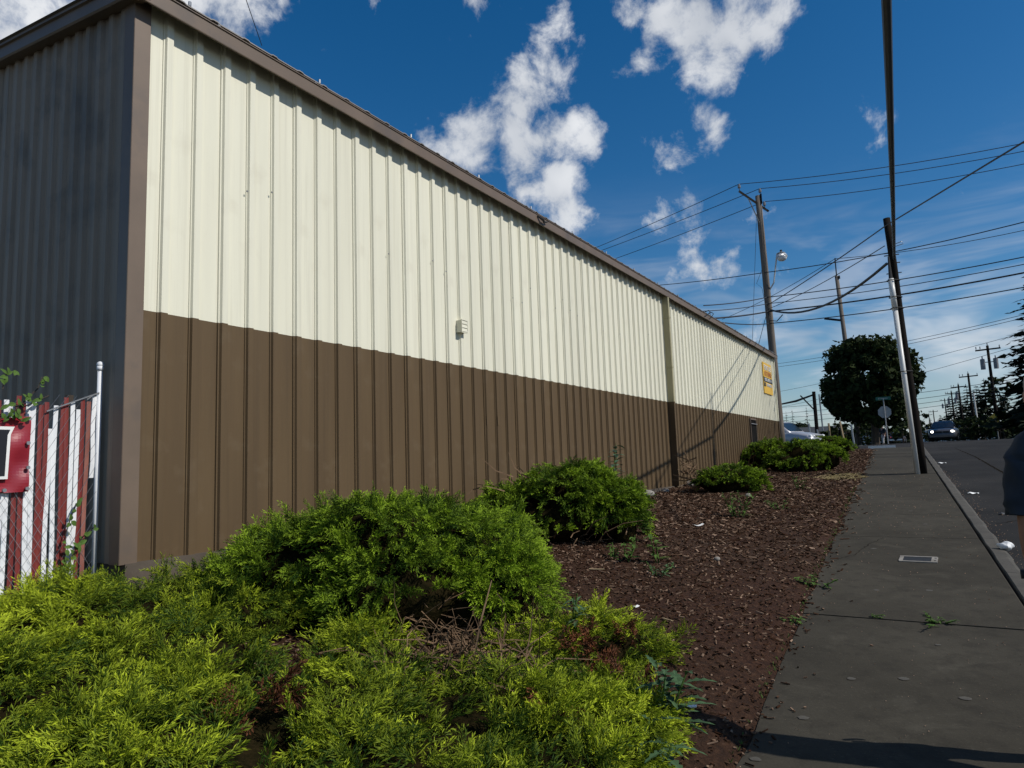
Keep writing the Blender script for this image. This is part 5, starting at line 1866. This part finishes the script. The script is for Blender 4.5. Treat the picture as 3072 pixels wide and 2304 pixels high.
# ------------------------------------------------------------------ cars
def car(name, loc, rz, label, paint, kind='sedan', front_lit=False, rear=False):
    """built along +X (nose at +X), then turned by rz"""
    t = thing(name, loc, label, 'car')
    M = Matrix.Rotation(rz, 3, 'Z')
    o0 = Vector(loc)
    T = lambda p: o0 + M @ Vector(p)
    suv = kind == 'suv'
    L, Wd = (4.6, 1.84) if suv else (4.5, 1.74)
    hw = Wd / 2
    H = 1.74 if suv else 1.42
    zb = .30 if suv else .22
    belt = 1.06 if suv else .88
    xs = [-L / 2, -L / 2 + .08, -L / 2 + .35, -1.4, -.6, .4, 1.0, 1.55, L / 2 - .28, L / 2 - .06, L / 2]
    top = ([.62, .98, belt, belt + .02, belt + .02, belt + .01, belt, .99, .90, .76, .60] if suv else
           [.50, .80, .90, .91, belt + .02, belt, .87, .83, .76, .64, .48])
    wid = [.78, .92, .98, 1., 1., 1., 1., .99, .94, .84, .74]
    secs = []
    for x, tz, w in zip(xs, top, wid):
        h_ = hw * w
        zl = zb + (.10 if x in (xs[0], xs[-1]) else 0)
        half = [(0, zl), (h_ * .86, zl), (h_ * .97, zl + .10), (h_, (zl + tz) / 2), (h_ * .985, tz - .12), (h_ * .92, tz - .02), (h_ * .55, tz + .025), (0, tz + .035)]
        full = [T((x, y_, z)) for y_, z in half] + [T((x, -y_, z)) for y_, z in half[-2:0:-1]]
        secs.append(full)
    mb = MB()
    mb.loft(secs, close=True)
    body = mb.build('body', paint, t, smooth=True)
    # cabin
    cab = ([(-2.18, belt - .05, .80), (-2.0, H - .16, .72), (-1.5, H - .02, .70), (-.4, H, .70), (.22, H - .06, .70), (.95, belt + .02, .80)] if suv else
           [(-1.75, .88, .80), (-1.1, 1.33, .66), (-.5, H, .64), (.15, H - .03, .64), (.95, .88, .80)])
    secs = []
    for x, z, w in cab:
        h_ = hw * w
        zl = belt - .06
        k = max(0., (z - zl) / (H - zl))
        hb = hw * .86
        half = [(hb, zl), (hb * (1 - .10 * k), zl + (z - zl) * .5), (h_ + .02, z - .06 * k), (h_ * .8, z + .005), (0, z + .03 * k)]
        secs.append([T((x, y_, zz_)) for y_, zz_ in half] + [T((x, -y_, zz_)) for y_, zz_ in half[-2::-1]])
    mb = MB()
    mb.loft(secs)
    mb.build('cabin', paint, t, smooth=True)
    # glass set just proud of the cabin

    def pane(pts, nm='window'):
        mb = MB()
        mb.add([T(p) for p in pts], [tuple(range(len(pts)))])
        ob = mb.build(nm, GLASS, t)
        md_ = ob.modifiers.new('thick', 'SOLIDIFY')
        md_.thickness = .012
        return ob

    wy0, wy1 = hw * .86 + .012, hw * .74 + .012
    if suv:
        pane([(.90, -hw * .72, belt + .08), (.90, hw * .72, belt + .08), (.32, hw * .62, H - .09), (.32, -hw * .62, H - .09)], 'windscreen')
        for s in (-1, 1):
            pane([(.62, s * wy0, belt + .04), (-.36, s * wy0, belt + .04), (-.36, s * wy1, H - .15), (.14, s * wy1, H - .15)])
            pane([(-.46, s * wy0, belt + .04), (-1.35, s * wy0, belt + .04), (-1.30, s * wy1, H - .15), (-.46, s * wy1, H - .15)])
        pane([(-2.19, -hw * .66, belt + .1), (-2.19, hw * .66, belt + .1), (-2.06, hw * .6, H - .2), (-2.06, -hw * .6, H - .2)], 'rear_window')
    else:
        pane([(.93, -hw * .74, .93), (.93, hw * .74, .93), (.22, hw * .60, H - .07), (.22, -hw * .60, H - .07)], 'windscreen')
        pane([(-1.74, -hw * .70, .95), (-1.74, hw * .70, .95), (-1.15, hw * .58, 1.31), (-1.15, -hw * .58, 1.31)], 'rear_window')
        for s in (-1, 1):
            pane([(.60, s * wy0, .92), (-.30, s * wy0, .92), (-.30, s * wy1, H - .10), (.08, s * wy1, H - .10)])
            pane([(-.38, s * wy0, .92), (-1.30, s * wy0, .92), (-1.0, s * wy1, H - .14), (-.38, s * wy1, H - .10)])
    # wheels
    wr = .36 if suv else .31
    for sx in (-L / 2 + .88, L / 2 - .92):
        for s in (-1, 1):
            mb = MB()
            mb.tube([T((sx, s * (hw - .20), wr)), T((sx, s * (hw - .16), wr)), T((sx, s * (hw - .02), wr)), T((sx, s * (hw + .012), wr))], [wr * .9, wr, wr, wr * .93], 18)
            w_ = mb.build('wheel', RUBBER, t)
            mb = MB()
            mb.tube([T((sx, s * (hw + .010), wr)), T((sx, s * (hw + .022), wr))], [wr * .62, wr * .55], 14)
            mb.build('rim', CHROME, w_)
            mb = MB()
            arc = [T((sx + math.cos(a) * (wr + .05), s * (hw - .004), wr + math.sin(a) * (wr + .05))) for a in np.linspace(0, math.pi, 11)]
            mb.tube(arc, .035, 5)
            mb.build('wheel_arch', paint if suv else RUBBER, t)
    # front
    nx_ = L / 2
    hz_ = .80 if suv else .62
    for s in (-1, 1):
        mb = MB()
        mb.ball(T((nx_ - .17, s * hw * .66, hz_)), .16, 10, 7, (.8, 1.0, .62))
        mb.build('headlight', HEADL if front_lit else LENS, t, smooth=True)
        mb = MB()
        mb.ball(T((-L / 2 + .09, s * hw * .70, hz_ + .12)), .13, 8, 6, (.7, 1.1, .8))
        mb.build('tail_light', TAIL, t, smooth=True)
        mb = MB()
        mb.ball(T((.62, s * (hw + .10), belt + .08)), .10, 8, 6, (.6, 1., .75))
        mb.build('mirror', CHROME if suv else paint, t, smooth=True)
    mb = MB()
    mb.box(T((nx_ - .05, 0, hz_ - .02)), (.08, Wd * .46, .17 if suv else .13), M)
    mb.build('grille', CHROME if suv else RUBBER, t)
    if suv:
        mb = MB()
        mb.box(T((nx_ - .02, 0, hz_ - .02)), (.06, Wd * .36, .09), M)
        mb.build('grille_insert', RUBBER, t)
    else:
        mb = MB()
        mb.ball(T((nx_ - .0, 0, hz_ - .02)), .055, 10, 6, (.5, 1.5, .7))
        mb.build('badge', CHROME, t)
    mb = MB()
    mb.box(T((nx_ - .08, 0, zb + .12)), (.2, Wd * .84, .12), M)
    mb.build('bumper', paint if not suv else CHROME, t)
    mb = MB()
    mb.box(T((-nx_ + .06, 0, zb + .20)), (.2, Wd * .86, .16), M)
    mb.build('bumper', WHITEP if rear else paint, t)
    if suv:
        for s in (-1, 1):
            mb = MB()
            mb.tube([T((-1.8, s * .55, H + .05)), T((-.1, s * .55, H + .07))], .025, 6)
            mb.build('roof_rail', RUBBER, t)
    return t


car('silver_car', (-7.55, 43.0, zr(-7.5, 43) - .06), R(-24), 'silver sport utility car parked beyond the end of the building', SILVER, 'suv')
car('oncoming_car', (.62, 57.0, float(prof(57)) - .085), R(-90 - 3), 'grey sedan with lit headlamps coming up the road', DARKCAR, 'sedan', front_lit=True)
car('dark_car', (-4.0, 102, float(prof(102)) - .085), R(90 - 2), 'dark car with a white rear bumper going away past the stop sign', MAROON, 'sedan', rear=True)


# ------------------------------------------------------------------ people
def skin_mesh(name, verts, edges, radii, material, parent, root=0, sub=2):
    org = ORG[parent.name]
    me = bpy.data.meshes.new(name)
    me.from_pydata([tuple(Vector(v) - org) for v in verts], edges, [])
    me.materials.append(material)
    o = link(name, me, parent)
    md_ = o.modifiers.new('skin', 'SKIN')
    md_.use_smooth_shade = True
    md_.branch_smoothing = .3
    sv = me.skin_vertices[0].data
    for i, r_ in enumerate(radii):
        sv[i].radius = r_ if isinstance(r_, tuple) else (r_, r_)
        sv[i].use_root = (i == root)
        sv[i].use_loose = False
    ss = o.modifiers.new('sub', 'SUBSURF')
    ss.levels = sub
    ss.render_levels = sub
    return o


class Sk:
    def __init__(s):
        s.v, s.e, s.r = [], [], []

    def p(s, co, r, parent=None):
        s.v.append(tuple(co))
        s.r.append(r)
        i = len(s.v) - 1
        if parent is not None:
            s.e.append((parent, i))
        return i

    def chain(s, pts, parent):
        for co, r in pts:
            parent = s.p(co, r, parent)
        return parent


def person(loc, rz, k, label, shirt, trousers, hair, watch=False, short=True, stride=.16, long_sleeve=False, name='person', hx=0.):
    """faces +Y before the turn; k scales a 1.78 m figure"""
    t = thing(name, loc, label, 'person')
    M = Matrix.Rotation(rz, 3, 'Z')
    T = lambda x, y_, z: Vector(loc) + (M @ Vector((x, y_, z))) * k
    b = Sk()
    pel = b.p(T(0, 0, .95), (.145 * k, .11 * k))
    w = b.p(T(0, 0, 1.10), (.14 * k, .105 * k), pel)
    ch = b.p(T(0, .01, 1.30), (.165 * k, .115 * k), w)
    sh = b.p(T(0, 0, 1.43), (.13 * k, .085 * k), ch)
    nk = b.p(T(0, .01, 1.52), .058 * k, sh)
    hd = b.p(T(hx, .025, 1.60), (.072 * k, .085 * k), nk)
    h2 = b.p(T(hx, .03, 1.67), (.078 * k, .098 * k), hd)
    h3 = b.p(T(hx, .025, 1.735), (.062 * k, .078 * k), h2)
    # nose
    b.p(T(hx, .135, 1.625), .012 * k, hd)
    arms = {}
    for s, sw_ in ((-1, -.03), (1, .07)):
        a1 = b.p(T(s * .175, 0, 1.425), .062 * k, sh)
        a2 = b.p(T(s * .235, .0, 1.36), .055 * k, a1)
        el = b.p(T(s * .248, sw_ * .5 - .02, 1.085), .043 * k, a2)
        fo = b.p(T(s * .250, sw_ + .02, .985), .041 * k, el)
        wr = b.p(T(s * .250, sw_ + .06, .825), .027 * k, fo)
        pa = b.p(T(s * .250, sw_ + .075, .77), (.020 * k, .036 * k), wr)
        pa2 = b.p(T(s * .250, sw_ + .085, .722), (.017 * k, .038 * k), pa)
        arms[s] = (el, wr, T(s * .250, sw_ + .058, .832), T(s * .250, sw_ + .085, .722))
    for s, st_ in ((-1, stride), (1, -stride)):
        hp = b.p(T(s * .095, 0, .90), .098 * k, pel)
        kn = b.p(T(s * .10, st_ * .55 + .02, .50), .062 * k, hp)
        cf = b.p(T(s * .10, st_ * .8 - .02, .34), .056 * k, kn)
        an = b.p(T(s * .10, st_, .09), .038 * k, cf)
    skin_mesh('body', b.v, b.e, b.r, SKIN, t, 0, 2)
    # fingers: each its own short chain rooted in the palm
    for s in (-1, 1):
        base = arms[s][3]
        for q, (dy, L, r_) in enumerate([(-.030, .070, .0085), (-.011, .080, .009), (.009, .085, .009), (.028, .078, .0088)]):
            f = Sk()
            o0_ = base + M @ Vector((0, dy * k, .012 * k))
            i0 = f.p(o0_, r_ * k)
            i1 = f.p(o0_ + M @ Vector((-s * .004, .010, -L * .5)) * k, r_ * k, i0)
            f.p(o0_ + M @ Vector((-s * .022, .012, -L * .95)) * k, r_ * .8 * k, i1)
            skin_mesh('finger', f.v, f.e, f.r, SKIN, t, 0, 1)
        f = Sk()
        o0_ = base + M @ Vector((0, .03, .05)) * k
        i0 = f.p(o0_, .011 * k)
        i1 = f.p(o0_ + M @ Vector((-s * .012, .030, -.035)) * k, .010 * k, i0)
        f.p(o0_ + M @ Vector((-s * .02, .036, -.070)) * k, .0085 * k, i1)
        skin_mesh('thumb', f.v, f.e, f.r, SKIN, t, 0, 1)
    # shirt
    sleeves = []
    c = Sk()
    p0 = c.p(T(0, 0, .90), (.165 * k, .135 * k))
    p1 = c.p(T(0, 0, 1.08), (.168 * k, .128 * k), p0)
    p2 = c.p(T(0, .01, 1.30), (.185 * k, .132 * k), p1)
    p3 = c.p(T(0, 0, 1.425), (.150 * k, .098 * k), p2)
    p4 = c.p(T(0, .005, 1.478), (.082 * k, .075 * k), p3)
    for s, sw_ in ((-1, -.03), (1, .07)):
        a1 = c.p(T(s * .18, 0, 1.428), .076 * k, p3)
        a2 = c.p(T(s * .232, 0, 1.34), .071 * k, a1)
        if long_sleeve:
            a3 = c.p(T(s * .256, sw_ * .5 - .02, 1.13), .058 * k, a2)
            c.p(T(s * .262, sw_ + .08, .90), .042 * k, a3)
        else:
            sleeves.append([T(s * .150, 0, 1.445), T(s * .205, 0, 1.415), T(s * .234, 0, 1.345), T(s * .243, sw_ * .25 - .008, 1.24), T(s * .247, sw_ * .4 - .014, 1.16), T(s * .249, sw_ * .42 - .016, 1.105)])
    skin_mesh('shirt', c.v, c.e, c.r, shirt, t, 1, 2)
    for path in sleeves:
        pts, rs = [], []
        for i in range(26):
            f = i / 25 * (len(path) - 1)
            j = min(int(f), len(path) - 2)
            pts.append(path[j].lerp(path[j + 1], f - j))
            rs.append((.062 + .012 * min(1, f / 2) + .002 * f) * k)
        m_ = MB()
        m_.tube(pts, rs, 22, cap=False)
        m_.tube([pts[-1], pts[-1] + (pts[-1] - pts[-2]).normalized() * .004, pts[-1] - (pts[-1] - pts[-2]).normalized() * .03], [rs[-1], rs[-1] * .985, rs[-1] * .95], 22, cap=False)
        nv = []
        for q, v in enumerate(m_.v):
            v = Vector(v)
            ring = q // 22
            a_ = (q % 22) / 22 * 2 * math.pi
            c0_ = pts[min(ring, 25)]
            wob = .05 * math.sin(a_ * 3 + ring * .55) + .045 * math.sin(a_ * 2 - ring * .8 + 1) + .03 * math.sin(a_ * 5 + ring * .3)
            nv.append(tuple(v + (v - c0_) * wob) if ring < 26 else tuple(v))
        m_.v = nv
        m_.build('sleeve', shirt, t, smooth=True)
    c = Sk()
    p0 = c.p(T(0, 0, .98), (.158 * k, .125 * k))
    p1 = c.p(T(0, 0, .90), (.16 * k, .125 * k), p0)
    for s, st_ in ((-1, stride), (1, -stride)):
        a1 = c.p(T(s * .10, 0, .84), .112 * k, p1)
        kn = c.p(T(s * .105, st_ * .55 + .02, .50), (.092 if short else .078) * k, a1)
        if not short:
            c.p(T(s * .10, st_, .10), .062 * k, kn)
    skin_mesh('shorts' if short else 'trousers', c.v, c.e, c.r, trousers, t, 0, 2)
    for s, st_ in ((-1, stride), (1, -stride)):
        f = Sk()
        i0 = f.p(T(s * .10, st_ - .06, .055), (.042 * k, .045 * k))
        i1 = f.p(T(s * .10, st_ + .04, .05), (.045 * k, .042 * k), i0)
        f.p(T(s * .105, st_ + .17, .035), (.038 * k, .028 * k), i1)
        skin_mesh('shoe', f.v, f.e, f.r, SHOE, t, 0, 2)
    # hair cap, ears, eyes, mouth
    mb = MB()
    mb.ball((0, 0, 0), 1, 22, 16)
    vs, keepf = [], []
    for v in mb.v:
        vs.append(v)
    m2 = MB()
    idx = {}
    for f in mb.f:
        cz_ = sum(mb.v[i][2] for i in f) / len(f)
        cy_ = sum(mb.v[i][1] for i in f) / len(f)
        if cz_ > -.55 + cy_ * 1.05:
            keepf.append(f)
    m2.v = [tuple(T(hx + v[0] * .092 + .004 * math.sin(v[1] * 19), v[1] * .112 + .022 + .004 * math.sin(v[0] * 23), v[2] * .112 + 1.685)) for v in vs]
    m2.f = keepf
    m2.m = [0] * len(keepf)
    ho = m2.build('hair', hair, t, smooth=True)
    md_ = ho.modifiers.new('thick', 'SOLIDIFY')
    md_.thickness = .008 * k
    for s in (-1, 1):
        mb = MB()
        mb.ball(T(hx + s * .088, .015, 1.635), .03 * k, 8, 7, (.35, .65, 1.1))
        mb.build('ear', SKIN, t, smooth=True)
        mb = MB()
        mb.ball(T(hx + s * .032, .113, 1.655), .012 * k, 8, 6)
        mb.build('eye', WHITEP, t, smooth=True)
    mb = MB()
    mb.ball(T(hx, .112, 1.575), .02 * k, 8, 6, (1.2, .4, .3))
    mb.build('mouth', SIGNRED, t, smooth=True)
    if watch:
        mb = MB()
        c = arms[-1][2]
        mb.tube([c + Vector((0, 0, -.014)), c + Vector((0, 0, .014))], .036 * k, 14)
        wt_ = mb.build('watch', RUBBER, t)
        mb = MB()
        mb.tube([c + Vector((-.034, 0, 0)), c + Vector((-.047, 0, 0))], .021, 12)
        mb.build('watch_face', RUBBER, wt_)
    return t


person((.570, 3.87, float(prof(3.87)) + .002), R(-4), .985, 'grey-haired man in a navy shirt with a black watch, cut by the right edge', SHIRT, SHORTS, HAIR, watch=True, hx=-.115)
person((-3.75, 68, zr(-3.75, 68) - .08), R(150), .95, 'far pedestrian in light grey trousers beside the stop sign', SHIRT, LGREY, SHOE, short=False, stride=.22, long_sleeve=False, name='person')
